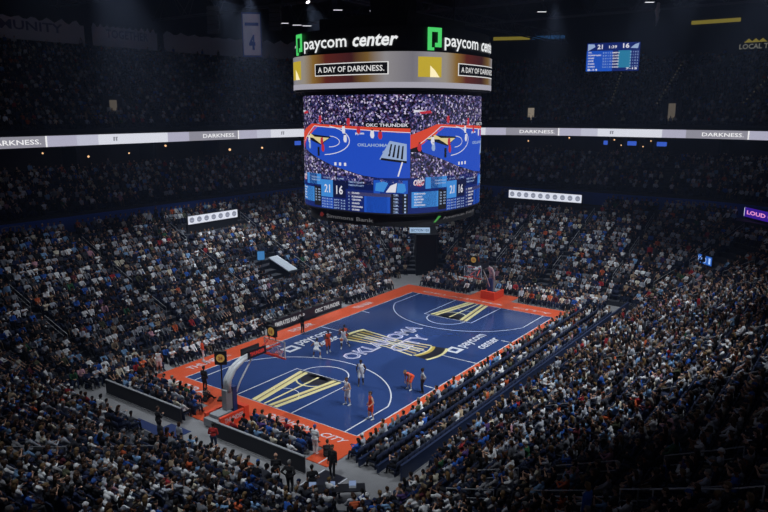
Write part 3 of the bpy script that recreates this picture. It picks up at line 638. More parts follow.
def pdraw(mb, f):
    rect(mb, f, 1, 0, .17, .05, .95); polyg(mb, lambda u, v: tuple(np.add(f(u, v), (.01, 0, 0))), 2, [(.075+.042*math.cos(t*PI/8), .5+.32*math.sin(t*PI/8)) for t in range(16)])
    put_text(mb, 'LOUD CITY', f, 3, .22, .97, .3, .72, bold=.03)
led_board('display_strip', (35.8, -20.6, 7.9), 2.286, 8.0, 1.0, 'purple and white lit display strip on the right stand fascia', pur, pdraw, [wht, glow('strip_blue', lin('6a78d8'), .9), pnk])
bl = glow('sign_blue', lin('2f6fd8'), .7); blp = glow('sign_pale_blue', lin('a8c8ff'), .95)
def bdraw(mb, f): put_text(mb, 'LOUD', f, 1, .05, .62, .15, .85, bold=.03); put_text(mb, '1', f, 1, .78, .92, .15, .85, bold=.03)
led_board('exit_display', (28.2, -17.2, 4.15), PI-.75, 2.1, .85, 'small blue lit display over a walkway in the right corner stand', bl, bdraw, [blp])
def tdraw(mb, f): put_text(mb, 'SECTION 103', f, 1, .06, .94, .25, .75, bold=.02)
led_board('exit_display', (21.6, 11.5, 5.1), PI+.6, 2.3, .62, 'pale blue lit display above the dark tunnel in the far corner', glow('sign_pale', lin('a9c6e6'), .85), tdraw, [glow('sign_dark', lin('33507a'), .8)])
# the far score panel
def sdraw(mb, f):
    rect(mb, f, 3, 0, .5, .0, .72); rect(mb, f, 4, .6, .84, .12, .72)
    g = lambda u, v: tuple(np.add(f(u, v), (.012, 0, 0)))
    polyg(mb, g, 2, [(.02, .72), (.16, .86), (.14, .95), (.02, .96)]); polyg(mb, g, 5, [(.82, .8), (.96, .78), (.98, .97), (.9, .92)])
    put_text(mb, '21', g, 1, .2, .3, .78, .94, bold=.03); put_text(mb, '16', g, 1, .68, .8, .8, .97, bold=.03); put_text(mb, '1:39', g, 1, .42, .57, .8, .9, bold=.02)
    for i in range(6):
        y = .64-.1*i
        put_text(mb, ('OKC', 'FORWARD', 'GUARD', 'CENTER', 'GUARD', 'GUARD')[i], g, 1, .03, (.1, .28, .15, .14, .16, .17)[i], y, y+.05, bold=.03)
        put_text(mb, '2 0 1 0', g, 5, .31, .47, y-.02, y+.03, bold=.03); put_text(mb, ('MIN', 'GUARD', 'CENTER', 'FORWARD', 'GUARD', 'GUARD')[i], g, 1, .49, .62, y-.02, y+.03, bold=.03); put_text(mb, '0 1 0 2', g, 5, .82, .98, y, y+.05, bold=.03)
    put_text(mb, '8-14', g, 1, .03, .22, .02, .09, bold=.03); put_text(mb, '7-15', g, 1, .76, .97, .05, .12, bold=.03)
led_board('score_panel', (65.8, 5.4, 26.4), facing((65.8, 5.4), (-20, -20)), 7.7, 4.2, 'small blue score panel hanging high above the far right seats', SM[7], sdraw, [SM[2], SM[10], SM[8], SM[13], SM[10]], 'scoreboard')
mb = MB()
# retired number banner
def ndraw(mb, f):
    rect(mb, f, 1, .06, .94, .04, .96); g = lambda u, v: tuple(np.add(f(u, v), (.012, 0, 0)))
    put_text(mb, '4', g, 2, .34, .66, .16, .5, bold=.05); rect(mb, g, 2, .15, .85, .70, .77)
bn = led_board('number_banner', (9.8, 25.0, 26.1), facing((9.8, 25), (-43, -30)), 2.0, 4.5, 'white and blue hanging banner with the number four', mat('banner_blue', lin('3a5aa0'), .8), ndraw, [mat('banner_white', lin('f2f4fc'), .8), mat('banner_number', lin('2a55b0'), .8)], 'banner')
# lettering on the blue fascia
m_fl = mat('fascia_lettering', (0.30, 0.34, 0.44), .6)
FA, FB, FL = ring_table(CLUB_IN)
def fas(s, z, off):
    d = (-s) % FL[-1]; x = np.interp(d, FL, FA[:, 0]); y = np.interp(d, FL, FA[:, 1]); nx = np.interp(d, FL, FB[:, 0]); ny = np.interp(d, FL, FB[:, 1])
    return (x-nx*off, y-ny*off, z)
def fas_s(T): return -np.interp(T, RT, FL)
for T, s, w, lab in ((2.92, 'OKLAHOMA CITY', 8.0, 'pale OKLAHOMA CITY lettering on the left end of the blue fascia'), (1.93, 'PAYCOM CENTER', 7.5, 'pale lettering on the blue fascia right of the white strip'),
                     (0.75, 'OKLAHOMA CITY', 8.0, 'dim OKLAHOMA CITY lettering above the far white strip'), (7.93, 'THUNDER', 4.6, 'dim team name lettering on the fascia right of the far strip')):
    mb = MB(); c = fas_s(T); put_text(mb, s, lambda u, v: fas(u, v, .05), 0, c-w/2, c+w/2, 7.95, 8.45, bold=.02); v = mb.v[0]
    v2 = [tuple(np.subtract(p, (v[0], v[1], 0))) for p in mb.v]; mb.v = v2
    tag(mb.build('fascia_lettering', m_fl, None, (v[0], v[1], 0)), lab, 'lettering')
#PART2
# ------------------------------------------------------------------ figures
V3 = Vector
def capsule(mb, p0, r0, p1, r1, n=12):
    p0, p1 = V3(p0), V3(p1); d = p1-p0
    if d.length < 1e-4: d = V3((0, 0, 1e-3)); p1 = p0+d
    d.normalize(); a = d.cross(V3((0, 0, 1)) if abs(d.z) < .9 else V3((1, 0, 0))).normalized(); b = d.cross(a)
    prof = [(p0, r0*math.sin(t), -r0*math.cos(t)) for t in (.35, .9, PI/2)]+[(p1, r1*math.sin(t), -r1*math.cos(t)) for t in (PI/2, PI-.9, PI-.35)]
    vs = [c+d*h+(a*math.cos(2*PI*k/n)+b*math.sin(2*PI*k/n))*r for c, r, h in prof for k in range(n)]
    fs = [(i*n+k, i*n+(k+1) % n, (i+1)*n+(k+1) % n, (i+1)*n+k) for i in range(5) for k in range(n)]
    vs += [p0-d*r0, p1+d*r1]; t = 6*n
    for k in range(n): fs += [(t, (k+1) % n, k), (t+1, 5*n+k, 5*n+(k+1) % n)]
    mb.add(vs, fs)
def ik(a, b, l1, l2, pole):
    a, b = V3(a), V3(b); d = b-a; L = min(d.length, (l1+l2)*.999); u = d.normalized(); b2 = a+u*L
    x = (l1*l1-l2*l2+L*L)/(2*L); h = math.sqrt(max(l1*l1-x*x, 0)); p = V3(pole); p = (p-u*p.dot(u)).normalized()
    return a+u*x+p*h, b2
SKIN, TOP, BOT, SHOE, EYE, HAIR = range(6)
class Pose: pass
def figure(hip, spine, ankles, wrists, sleeve='long', legs='long', yaw=0.0, pitch=0.0, knee_pole=((.15, 1, .2), (-.15, 1, .2)), elbow_pole=((.6, -.6, -.5), (-.6, -.6, -.5)),
           feet=None, girth=1.0, fem=0.0, shoulder_twist=0.0):
    """joints -> tapered volumes; +Y is forward; returns prims and the head's matrix. index 0 is the figure's +X side"""
    P = []; A = lambda p0, r0, p1, r1, m: P.append((V3(p0), r0, V3(p1), r1, m))
    hip = V3(hip); s = V3(spine).normalized(); lat = (Matrix.Rotation(shoulder_twist, 3, 'Z') @ V3((1, 0, 0))); lat = (lat-s*lat.dot(s)).normalized(); fwd = s.cross(lat)
    sw = .178-.018*fem; g = girth
    chest = hip+s*.33; nb = hip+s*.49
    hl = [hip+V3((.088, 0, 0)), hip-V3((.088, 0, 0))]
    A(hl[0], .118*g, hl[1], .118*g, BOT)
    A(hip+s*.10+V3((.05, 0, 0)), .118*g, hip+s*.10-V3((.05, 0, 0)), .118*g, TOP)
    A(hip+s*.10+fwd*.02, .12*g, chest+fwd*.015, .118, TOP)
    A(chest+lat*.075, .112*g, chest-lat*.075, .112*g, TOP)
    if fem: A(chest+lat*.07+fwd*.06, .07, chest-lat*.07+fwd*.06, .07, TOP)
    A(hip+s*.43+lat*.12, .078, hip+s*.43-lat*.12, .078, TOP)
    A(hip+s*.44, .085, nb, .062, TOP)
    A(nb-s*.02, .055, nb+s*.09+fwd*.01, .052, SKIN)
    Rh = Euler((pitch, 0, yaw)).to_matrix(); hc = nb+s*.155+V3((0, .025, .045)); H = Matrix.Translation(hc) @ Rh.to_4x4()
    h = lambda x, y, z: H @ V3((x, y, z))
    A(h(0, -.02, .025), .088, h(0, .012, .03), .084, SKIN); A(h(0, .025, -.03), .066, h(0, .035, -.075), .042, SKIN)
    A(h(0, .095, .0), .011, h(0, .108, -.022), .016, SKIN); A(h(-.02, .088, -.055), .008, h(.02, .088, -.055), .008, SKIN)
    for q in (1, -1):
        A(h(q*.083, -.01, -.015), .014, h(q*.09, -.015, .02), .017, SKIN); A(h(q*.031, .086, .018), .011, h(q*.033, .086, .018), .011, EYE)
    for i, q in ((0, 1), (1, -1)):
        sh = hip+s*.435+lat*(q*sw); el, wr = ik(sh, wrists[i], .285, .25, elbow_pole[i])
        A(sh, .066*g, el, .048*g, {'none': SKIN}.get(sleeve, TOP)) if sleeve != 'short' else (A(sh, .068*g, sh.lerp(el, .62), .062*g, TOP), A(sh.lerp(el, .55), .05, el, .042, SKIN))
        A(el, (.047 if sleeve == 'long' else .042)*g, wr.lerp(el, .06), .036 if sleeve == 'long' else .028, TOP if sleeve == 'long' else SKIN)
        if sleeve == 'none': A(sh-lat*q*.05, .075, sh-lat*q*.03+V3((0, 0, .01)), .06, TOP)
        d = (wr-el).normalized(); n = lat*(-q); n = (n-d*n.dot(d)).normalized(); w = d.cross(n)      # n: palm side, w: across the palm
        if w.z < 0 and abs(d.z) < .7: w = -w
        if abs(d.z) >= .7 and w.y < 0: w = -w
        A(wr-d*.02, .026, wr+d*.03, .026, SKIN); A(wr+d*.03+w*.018, .021, wr+d*.075+w*.024, .019, SKIN); A(wr+d*.03-w*.016, .021, wr+d*.075-w*.024, .018, SKIN)
        for k, (o, L) in enumerate(((.034, .036), (.012, .042), (-.011, .038), (-.033, .029))):
            b = wr+d*.085+w*o; m_ = b+(d*.93+n*.3).normalized()*L; A(b, .0105, m_, .0098, SKIN); A(m_, .0098, m_+(d*.7+n*.7).normalized()*L*.8, .009, SKIN)
        t0 = wr+d*.015+w*.03; t1 = t0+(d*.55+w*.75+n*.2).normalized()*.04; A(t0, .014, t1, .0125, SKIN); A(t1, .0125, t1+(d*.85+w*.25+n*.3).normalized()*.03, .0105, SKIN)
        kn, an = ik(hl[i], ankles[i], .43, .42, knee_pole[i]); k2 = V3(kn)
        if legs == 'long':
            A(hl[i], .096*g, kn, .066*g, BOT); A(kn, .066*g, an, .047, BOT)
        else:
            A(hl[i], .105*g, hl[i].lerp(k2, .86), .088, BOT); A(hl[i].lerp(k2, .5), .075, kn, .056, SKIN); A(kn, .056, kn.lerp(an, .35), .058, SKIN); A(kn.lerp(an, .3), .057, kn.lerp(an, .72), .042, SKIN); A(kn.lerp(an, .66), .041, an, .039, SHOE)
        f = V3(feet[i]) if feet else V3((q*.15, 1, 0)); f = V3((f.x, f.y, f.z)).normalized(); up = V3((0, 0, 1))
        A(an-f*.03-up*.035, .042, an+f*.07-up*.04, .043, SHOE); A(an+f*.07-up*.045, .042, an+f*.16-up*.055, .032, SHOE)
    return P, H
def hair_prims(style):
    P = []; A = lambda p0, r0, p1, r1: P.append((V3(p0), r0, V3(p1), r1, HAIR))
    if style in ('short', 'long', 'bun', 'bob'):
        A((0, -.03, .045), .087, (0, .015, .052), .080); A((0, -.045, .0), .078, (0, -.05, -.03), .062)
        for q in (1, -1): A((q*.06, -.02, .02), .036, (q*.07, .0, .0), .024)
    if style == 'long': A((-.04, -.07, -.05), .055, (-.045, -.085, -.24), .035); A((.04, -.07, -.05), .055, (.045, -.085, -.24), .035); A((0, -.08, -.05), .06, (0, -.09, -.25), .04)
    if style == 'bob':
        A((0, -.07, -.05), .06, (0, -.075, -.1), .055)
        for q in (1, -1): A((q*.075, -.02, -.01), .035, (q*.078, -.01, -.08), .028)
    if style == 'bun': A((0, -.11, .085), .04, (0, -.115, .09), .04)
    if style == 'cap':
        A((0, -.02, .05), .09, (0, .012, .055), .084); A((-.045, .08, .05), .02, (.045, .08, .05), .02); A((-.035, .12, .045), .012, (.035, .12, .045), .012); A((0, -.06, .0), .06, (0, -.065, -.02), .05)
    if style == 'beanie':
        A((0, -.022, .045), .096, (0, .008, .055), .092); A((0, -.02, .12), .05, (0, -.02, .135), .04)
    return P
def sd(P, C):
    D = np.empty((len(P), len(C)))
    for i, (a, r0, b, r1, m) in enumerate(P):
        a = np.array(a); ab = np.array(b)-a; L = max(ab@ab, 1e-9); t = np.clip((C-a)@ab/L, 0, 1)
        D[i] = np.linalg.norm(C-(a+t[:, None]*ab), axis=1)-(r0+(r1-r0)*t)
    return D
def solid(name, P, voxel, smooth=2, tris=0):
    """one continuous skin round the volumes; every face takes the material of the volume it lies on"""
    mb = MB()
    for p in P: capsule(mb, *p[:4])
    me = bpy.data.meshes.new(name); me.from_pydata(mb.v, [], mb.f)
    o = bpy.data.objects.new(name, me); COL.objects.link(o)
    md = o.modifiers.new('r', 'REMESH'); md.mode = 'VOXEL'; md.voxel_size = voxel
    if smooth: sm = o.modifiers.new('s', 'SMOOTH'); sm.iterations = smooth; sm.factor = .5
    dg = bpy.context.evaluated_depsgraph_get()
    if tris:
        dc = o.modifiers.new('d', 'DECIMATE'); dc.ratio = 1.0
        n = len(o.evaluated_get(bpy.context.evaluated_depsgraph_get()).data.polygons)*2
        dc.ratio = min(1, tris/max(n, 1)); dc.use_collapse_triangulate = True
        dg = bpy.context.evaluated_depsgraph_get()
    out = bpy.data.meshes.new_from_object(o.evaluated_get(dg)); out.name = name
    bpy.data.objects.remove(o); bpy.data.meshes.remove(me)
    n = len(out.polygons); C = np.empty(n*3); out.polygons.foreach_get('center', C); C = C.reshape(-1, 3)
    mi = np.array([p[4] for p in P])[sd(P, C).argmin(0)]
    return out, mi
SHADE = {}
SKINS = [mat('skin_%s' % n, lin(c), .55) for n, c in (('light', 'c49c86'), ('fair', 'b58b74'), ('tan', '97705a'), ('brown', '77492f'), ('dark', '4a2d20'))]
DUMMY = [SKINS[0], mat('cloth_grey', (.3, .3, .32), .85), mat('trousers_black', (.02, .02, .025), .8), mat('shoe_dark', (.05, .05, .05), .6), mat('eye_dark', (.01, .01, .01), .3)]
def proto(name, P, voxel=.0095):
    me, mi = solid(name, P, voxel)
    for m in DUMMY: me.materials.append(m)
    me.polygons.foreach_set('material_index', mi.astype(np.int32)); me.polygons.foreach_set('use_smooth', [True]*len(me.polygons)); me.update()
    return me
HAIRM = {}
def hair_mesh(style):
    if style not in HAIRM:
        me, _ = solid('hair_'+style, hair_prims(style), .011); me.materials.append(DUMMY[2]); me.polygons.foreach_set('use_smooth', [True]*len(me.polygons)); HAIRM[style] = me
    return HAIRM[style]
def paint(o, mats):
    for i, m in enumerate(mats):
        if m is not None: o.material_slots[i].link = 'OBJECT'; o.material_slots[i].material = m
def person(me, H, loc, rz, label, mats, hair, hmat, group=None, scale=1.0, name='person'):
    o = link(name, me, None, loc, (0, 0, rz)); o.scale = (scale,)*3; paint(o, mats); tag(o, label, 'person', group)
    if hair:
        c = link('cap' if hair == 'cap' else ('beanie' if hair == 'beanie' else 'hair'), hair_mesh(hair), o); c.matrix_local = H; paint(c, [hmat])
    return o
# ---- seated poses (origin on the floor under the seat, facing +Y)
def seat_pose(lean=-.12, wr=((.10, .26, .63), (-.10, .26, .63)), kn=.13, an=None, yaw=0, pitch=0, sleeve='long', legs='long', fem=0, girth=1.0, twist=0):
    an = an or ((kn, .44, .10), (-kn, .44, .10))
    return figure((0, -.07, .555), (0, math.sin(lean), math.cos(lean)), an, wr, sleeve, legs, yaw, pitch, ((.1, .5, 1), (-.1, .5, 1)), ((.7, -.5, -.5), (-.7, -.5, -.5)), None, girth, fem, twist)
SEATED = [seat_pose(), seat_pose(-.05, ((.16, .34, .64), (-.16, .34, .64)), yaw=.3, sleeve='short'), seat_pose(.35, ((.06, .38, .68), (-.05, .4, .68)), .17, pitch=.15),
          seat_pose(-.1, ((.05, .28, .86), (-.05, .28, .86)), pitch=-.25), seat_pose(-.05, ((.04, .30, 1.02), (-.04, .30, 1.02)), sleeve='short', yaw=-.2), seat_pose(-.12, ((-.09, .17, .80), (.09, .19, .77)), yaw=-.5),
          seat_pose(-.1, ((.12, .24, .63), (-.03, .16, 1.08)), fem=1, yaw=.15), seat_pose(-.12, ((.08, .28, .64), (-.09, .25, .63)), fem=1, yaw=-.35, sleeve='short'), seat_pose(.12, ((.2, .37, .6), (-.15, .33, .63)), .16, girth=1.12),
          seat_pose(-.15, ((.12, .22, .63), (-.2, .12, .7)), .1, ((.02, .42, .30), (-.12, .42, .10)), girth=1.05, yaw=.4)]
def stand_pose(wr=((.24, .03, .82), (-.24, .03, .82)), an=((.1, .0, .09), (-.1, .02, .09)), lean=.0, hipz=.93, **k):
    return figure((0, 0, hipz), (0, math.sin(lean), math.cos(lean)), an, wr, **k)
STAND = [stand_pose(), stand_pose(((.06, .26, 1.12), (-.06, .26, 1.12)), yaw=.2), stand_pose(((.22, .10, .98), (-.24, .03, .82)), yaw=-.4, sleeve='short'), stand_pose(((.05, .30, 1.35), (-.24, .02, .82)), fem=1), stand_pose(((.2, -.06, 1.0), (-.2, -.06, 1.0)), girth=1.08)]

PAL = [('white', 'e2e3e6', 15), ('silver', 'a9adb8', 13), ('grey', '74777f', 13), ('charcoal', '383a42', 15), ('black', '15151a', 20), ('navy', '1c2747', 9), ('blue', '2a57a8', 5), ('sky-blue', '7a9fc8', 4), ('orange', 'c25a34', 1.2),
       ('red', '9c2a30', 1.0), ('tan', '9a8872', 2.5), ('olive', '50533f', 1.2), ('maroon', '521e28', 1.0), ('cream', 'cbc3b0', 3), ('pink', 'b98a98', .5), ('purple', '4c3a70', .5), ('green', '2d5a3c', .4)]
PALW = np.cumsum([p[2] for p in PAL]); PALW = PALW/PALW[-1]
TOPM = [mat('cloth_'+n.replace('-', '_'), lin(c), .85) for n, c, w in PAL]
BOTS = [('14151a', 5), ('1b2438', 5), ('26324e', 3), ('3a3a3e', 2), ('6a5c48', 1)]
BOTM = [mat('trousers_%d' % i, lin(c), .85) for i, (c, w) in enumerate(BOTS)]
SHOEM = [mat('shoe_white', (.6, .6, .6), .6), DUMMY[3]]
HAIRC = [('black', '14110f'), ('brown', '3b2718'), ('blond', '6e5636'), ('grey', '7d7a78')]
HAIRMAT = [mat('hair_'+n, lin(c), .6) for n, c in HAIRC]
CAPS = [('navy', '1a2444'), ('white', 'cfcfd2'), ('black', '121214'), ('grey', '6c6f78'), ('blue', '2a4f94')]
CAPM = [mat('cap_'+n, lin(c), .8) for n, c in CAPS]

# ---- where everyone sits
SEATS = []      # x, y, z, facing angle, zone, row, T, occupied chance
AISLES = {2: (.03, .26, .5, .74, .97), 1: (.33, .67), 3: (.33, .67), 0: (.06, .35, .65, .94), 6: (.03, .26, .5, .74, .97), 5: (.33, .67, .92), 4: (.06, .36, .64, .94), 7: (.33, .67)}
AT = sorted(s+f for s, L in AISLES.items() for f in L)
def seat_row(pin, pout, fr, z, zone, row, step, occ, aisle_w=.8, skip=None, Tr=None):
    p = lerp3(pin, pout, fr); Td = np.linspace(0, 8, 1601); Q = [ringpt(t, *p) for t in Td[:-1]]; Q.append(Q[0])
    A = np.array([q[0] for q in Q]); N = np.array([q[1] for q in Q]); L = np.r_[0, np.cumsum(np.linalg.norm(np.diff(A, axis=0), axis=1))]
    al = np.interp(AT, Td, L); n = int(L[-1]/step)
    S = (np.arange(n)+NR.rand()*.5)*step
    for s in S:
        if np.abs(al-s).min() < aisle_w/2: continue
        T = float(np.interp(s, L, Td))
        if skip and skip(T, fr): continue
        x = np.interp(s, L, A[:, 0]); y = np.interp(s, L, A[:, 1]); nx = np.interp(s, L, N[:, 0]); ny = np.interp(s, L, N[:, 1])
        tl = (x-21.5)*.81+(y-10.4)*.586; tq = -(x-21.5)*.586+(y-10.4)*.81
        if -.9 < tl < 7.6 and abs(tq) < 1.6: continue                      # dark corner tunnel
        if Tr and not (Tr[0] < T < Tr[1]): continue
        SEATS.append((x, y, z, math.atan2(-ny, -nx)-PI/2, zone, row, T, occ))
TUNNEL = (1.36, 1.60, .60)
def skip_low(T, f):
    if 7.44 < T < 7.62 and .45 < f < .75: return True                  # walkway under the blue sign
    if 4.40 < T < 4.53 and f < .2: return True
    if 2.29 < T < 2.40 and .18 < f < .46: return True
    if 2.25 < T < 2.48 and .77 < f < .92: return True                  # behind the left display strip
    if .38 < T < .88 and f > .83: return True                          # round the far display strip
    if 7.3 < T < 7.75 and f > .86: return True                  # camera platform
    return False
for k in range(NLOW): seat_row(LOW_IN, LOW_OUT, (k+.70)/NLOW, zlow(k), 'lower', k, .55, .955, skip=skip_low)
for fr, z, Tr in ((-.012, 0, (4.56, 6.02)), (-.066, 0, (5.0, 5.98)), (-.012, 0, (.9, 2.1)), (-.066, 0, (1.05, 1.95)), (-.012, 0, (2.9, 3.95))): seat_row(LOW_IN, LOW_OUT, fr, 0.0, 'floor corner', 0 if fr > -.05 else 1, .56, .94, Tr=Tr)
for k in range(NCLUB): seat_row(CLUB_IN, CLUB_OUT, (k+.62)/NCLUB, zclub(k), 'club', k, .6, .80)
for k in range(NUP): seat_row(UP_IN, UP_OUT, (k+.68)/NUP, zup(k), 'upper', k, .62, .78)
def line_row(x0, y0, x1, y1, ang, row, step=.57, occ=.96, z=0.0, name='floor'):
    L = math.hypot(x1-x0, y1-y0); n = int(L/step)
    for i in range(n): SEATS.append((x0+(x1-x0)*(i+.5)/n, y0+(y1-y0)*(i+.5)/n, z, ang, name, row, -1, occ))
for i, y in enumerate((-9.32, -10.55, -11.8, -13.25)): line_row(-16.8 if i < 3 else -15, y, 16.8, y, 0, i, .52, .97, name='near sideline')
for i, y in enumerate((11.35, 12.35)): line_row(-13.5, y, 15.5, y, PI, i, name='far sideline')
line_row(-13.6, 10.35, -4.2, 10.35, PI, 0, .62, name='bench'); line_row(6.8, 10.35, 14.5, 10.35, PI, 0, .62, name='bench')
for i, x in enumerate((17.55, 18.5, 19.45, 20.4)):
    if i < 2: line_row(x, -9.2, x, -2.7, PI/2, i, name='far baseline'); line_row(x, 2.7, x, 8.6, PI/2, i, name='far baseline')
    else: line_row(x, -10.5, x, 8.8, PI/2, i, name='far baseline')
for i, x in enumerate((-16.95, -17.8, -18.62)):
    line_row(x, 3.1 if i == 0 else 2.0, x, 9.2, -PI/2, i, name='near baseline'); line_row(x, -6.9, x, -1.9, -PI/2, i, name='near baseline')
for i, y in enumerate((10.4, 11.3, 12.3)): line_row(-18.6-1.1*i, y, -14.2, y, PI, i, name='near left')
S = np.array([s[:4] for s in SEATS]); px, py, pz = project_np(S[:, :3]+[0, 0, .8])
MARG = 45
inm = (pz > 4) & (px > -MARG) & (px < 768+MARG) & (py > -30) & (py < 512+MARG)
IDX = [int(i) for i in np.nonzero(inm)[0]]
occ = {i: NR.rand() < SEATS[i][7] for i in IDX}
top = {i: (0 if SEATS[i][4] == 'bench' and NR.rand() < .7 else int(np.searchsorted(PALW, NR.rand()))) for i in IDX}
strict = [i for i in IDX if 3 < px[i] < 765 and 3 < py[i] < 509]
near = sorted([i for i in strict if occ[i]], key=lambda i: pz[i])[:280]; nearset = set(near)
near_seats = sorted(strict, key=lambda i: pz[i])[:300]; nsset = set(near_seats)

# ---- seats
m_seat = mat('seat_navy_fabric', lin('16203c'), .8); m_shell = mat('seat_shell_black', (.012, .013, .018), .6)
def seat_parts():
    a = MB(); Mx = Matrix.Rotation(-.16, 3, 'X')
    a.box((0, -.29, .66), (.46, .06, .42), 0, M=Matrix.Rotation(.16, 3, 'X')); a.box((0, -.32, .875), (.36, .05, .05), 0, M=Matrix.Rotation(.16, 3, 'X'))
    b = MB(); b.box((0, 0, .425), (.45, .44, .05)); b.box((0, .225, .415), (.41, .03, .045))
    cs = []
    for q in (-1, 1): c = MB(); c.box((q*.25, -.04, .62), (.045, .34, .035)); c.box((q*.25, -.18, .5), (.035, .05, .24)); cs.append(c)
    d = MB(); d.box((0, -.12, .2), (.40, .1, .4)); d.box((0, -.08, .012), (.44, .3, .024))
    return a, b, cs[0], cs[1], d
sp = seat_parts(); smesh = []
for nm, p, m in zip(('backrest', 'seat_pan', 'armrest', 'armrest', 'pedestal'), sp, (m_seat, m_seat, m_shell, m_shell, m_shell)):
    o = p.build(nm, m); smesh.append((nm, o.data)); bpy.data.objects.remove(o)
for i in near_seats:
    x, y, z, a = SEATS[i][:4]
    o = empty('arena_seat', (x, y, z), a, 'dark navy arena seat with black armrests in the nearest rows of the stands', 'seat', 'navy arena seats in the nearest rows')
    for nm, me in smesh: link(nm, me, o)
def replicate(V, Fc, X):
    """V (n,3), faces (m,k) -> transformed copies; X rows: x y z angle scale"""
    c, s = np.cos(X[:, 3]), np.sin(X[:, 3]); k = X[:, 4]
    x = V[None, :, 0]*k[:, None]; y = V[None, :, 1]*k[:, None]; z = V[None, :, 2]*k[:, None]
    W_ = np.stack([x*c[:, None]-y*s[:, None]+X[:, 0, None], x*s[:, None]+y*c[:, None]+X[:, 1, None], z+X[:, 2, None]], 2)
    F_ = Fc[None]+(np.arange(len(X))*len(V))[:, None, None]
    return W_.reshape(-1, 3), F_.reshape(-1, Fc.shape[1])
def mass(name, V, Fc, mats, label, cols=None):
    me = bpy.data.meshes.new(name); k = Fc.shape[1]; n = len(Fc)
    me.vertices.add(len(V)); me.vertices.foreach_set('co', V.astype(np.float32).ravel()); me.loops.add(n*k); me.loops.foreach_set('vertex_index', Fc.astype(np.int32).ravel())
    me.polygons.add(n); me.polygons.foreach_set('loop_start', np.arange(0, n*k, k, dtype=np.int32)); me.update(calc_edges=True)
    if cols is not None:
        at = me.attributes.new('garment', 'FLOAT_COLOR', 'FACE'); at.data.foreach_set('color', np.c_[cols, np.ones(n)].astype(np.float32).ravel())
    me.materials.append(mats); o = link(name, me); tag(o, label, name, None, 'stuff'); return o
low = MB(); low.box((0, -.29, .66), (.46, .06, .42), M=Matrix.Rotation(.16, 3, 'X')); low.box((0, 0, .42), (.45, .42, .05)); low.box((0, -.14, .2), (.4, .06, .4))
X = np.array([[*SEATS[i][:4], 1.0] for i in IDX if i not in nsset])
V, Fc = replicate(np.array([tuple(v) for v in low.v]), np.array(low.f), X); mass('seating', V, Fc, m_seat, 'rows of dark navy seats filling the stands farther away')

# ---- the 280 largest spectators one by one
PMESH = [(proto('spectator', P), H, P) for P, H in SEATED]; SMESH = [(proto('standing_person', P), H, P) for P, H in STAND]
SLEEVE = ['top', 'T-shirt', 'top', 'top', 'T-shirt', 'top', 'top', 'T-shirt', 'top', 'top']
ORD = 'first second third fourth fifth sixth seventh eighth ninth tenth eleventh twelfth thirteenth fourteenth fifteenth sixteenth seventeenth eighteenth nineteenth'.split()
def zone_name(i):
    z, T = SEATS[i][4], SEATS[i][6]
    if z == 'lower': return ['far end stand', 'far corner stand', 'far sideline stand', 'left corner stand', 'near end stand', 'near corner stand', 'near sideline stand', 'right corner stand'][int(T)]
    return z+' courtside seats'
def neighbour(i, d):
    j = i+d
    if j in occ and SEATS[j][4] == SEATS[i][4] and SEATS[j][5] == SEATS[i][5] and math.hypot(SEATS[j][0]-SEATS[i][0], SEATS[j][1]-SEATS[i][1]) < .8:
        return PAL[top[j]][0] if occ[j] else 'empty'
    return 'aisle'
used = set(); jit = {i: (NR.normal(0, .12), 1+NR.normal(0, .035)) for i in IDX}
for i in near:
    x, y, z, a = SEATS[i][:4]; pi = R.randrange(10); me, H, P = PMESH[pi]; ti = top[i]
    hs = R.choice(['short', 'short', 'short', 'cap', 'bob', 'long', 'bun', 'beanie']) if pi not in (6, 7) else R.choice(['long', 'bob', 'bun', 'long'])
    if hs in ('cap', 'beanie'): ci = R.randrange(5); hm = CAPM[ci]; look = CAPS[ci][0]+('-capped' if hs == 'cap' else '-hatted')
    else: ci = R.choice([0, 0, 1, 1, 2, 3] if hs == 'short' else [0, 1, 1, 2]); hm = HAIRMAT[ci]; look = HAIRC[ci][0]+'-haired'
    for tries in range(6):
        lab = '%s spectator in %s %s between %s and %s, %s row, %s' % (look, PAL[ti][0], SLEEVE[pi], neighbour(i, -1), neighbour(i, 1), ORD[SEATS[i][5]], zone_name(i))
        if lab not in used: break
        if hs in ('cap', 'beanie'): ci = (ci+1) % 5; hm = CAPM[ci]; look = CAPS[ci][0]+('-capped' if hs == 'cap' else '-hatted')
        else: ci = (ci+1) % 4; hm = HAIRMAT[ci]; look = HAIRC[ci][0]+'-haired'
    used.add(lab)
    sk = R.choice([0, 0, 1, 1, 1, 2, 3, 4])
    person(me, H, (x, y, z), a+jit[i][0]*.5, lab, [SKINS[sk], TOPM[ti], R.choice(BOTM), R.choice(SHOEM), None], hs, hm, 'spectators in the nearest rows', jit[i][1])

# ---- everybody else in the stands: one mass
def lod(P, H, hair, tris, vox):
    HP = [(H @ p0, r0, H @ p1, r1, m) for p0, r0, p1, r1, m in hair_prims(hair)]
    me, mi = solid('lod', P+HP, vox, 1, tris); n = len(me.vertices); V = np.empty(n*3); me.vertices.foreach_get('co', V); me.calc_loop_triangles()
    m = len(me.loop_triangles); Fc = np.empty(m*3, np.int32); me.loop_triangles.foreach_get('vertices', Fc); pi = np.empty(m, np.int32); me.loop_triangles.foreach_get('polygon_index', pi)
    bpy.data.meshes.remove(me); return V.reshape(-1, 3), Fc.reshape(-1, 3), mi[pi]
COMBO = [(SEATED[0], 'short'), (SEATED[1], 'cap'), (SEATED[2], 'short'), (SEATED[3], 'long'), (SEATED[4], 'bob'), (SEATED[5], 'short'), (SEATED[7], 'long'), (SEATED[8], 'cap'), (SEATED[9], 'short'), (STAND[1], 'short'), (STAND[0], 'bob')]
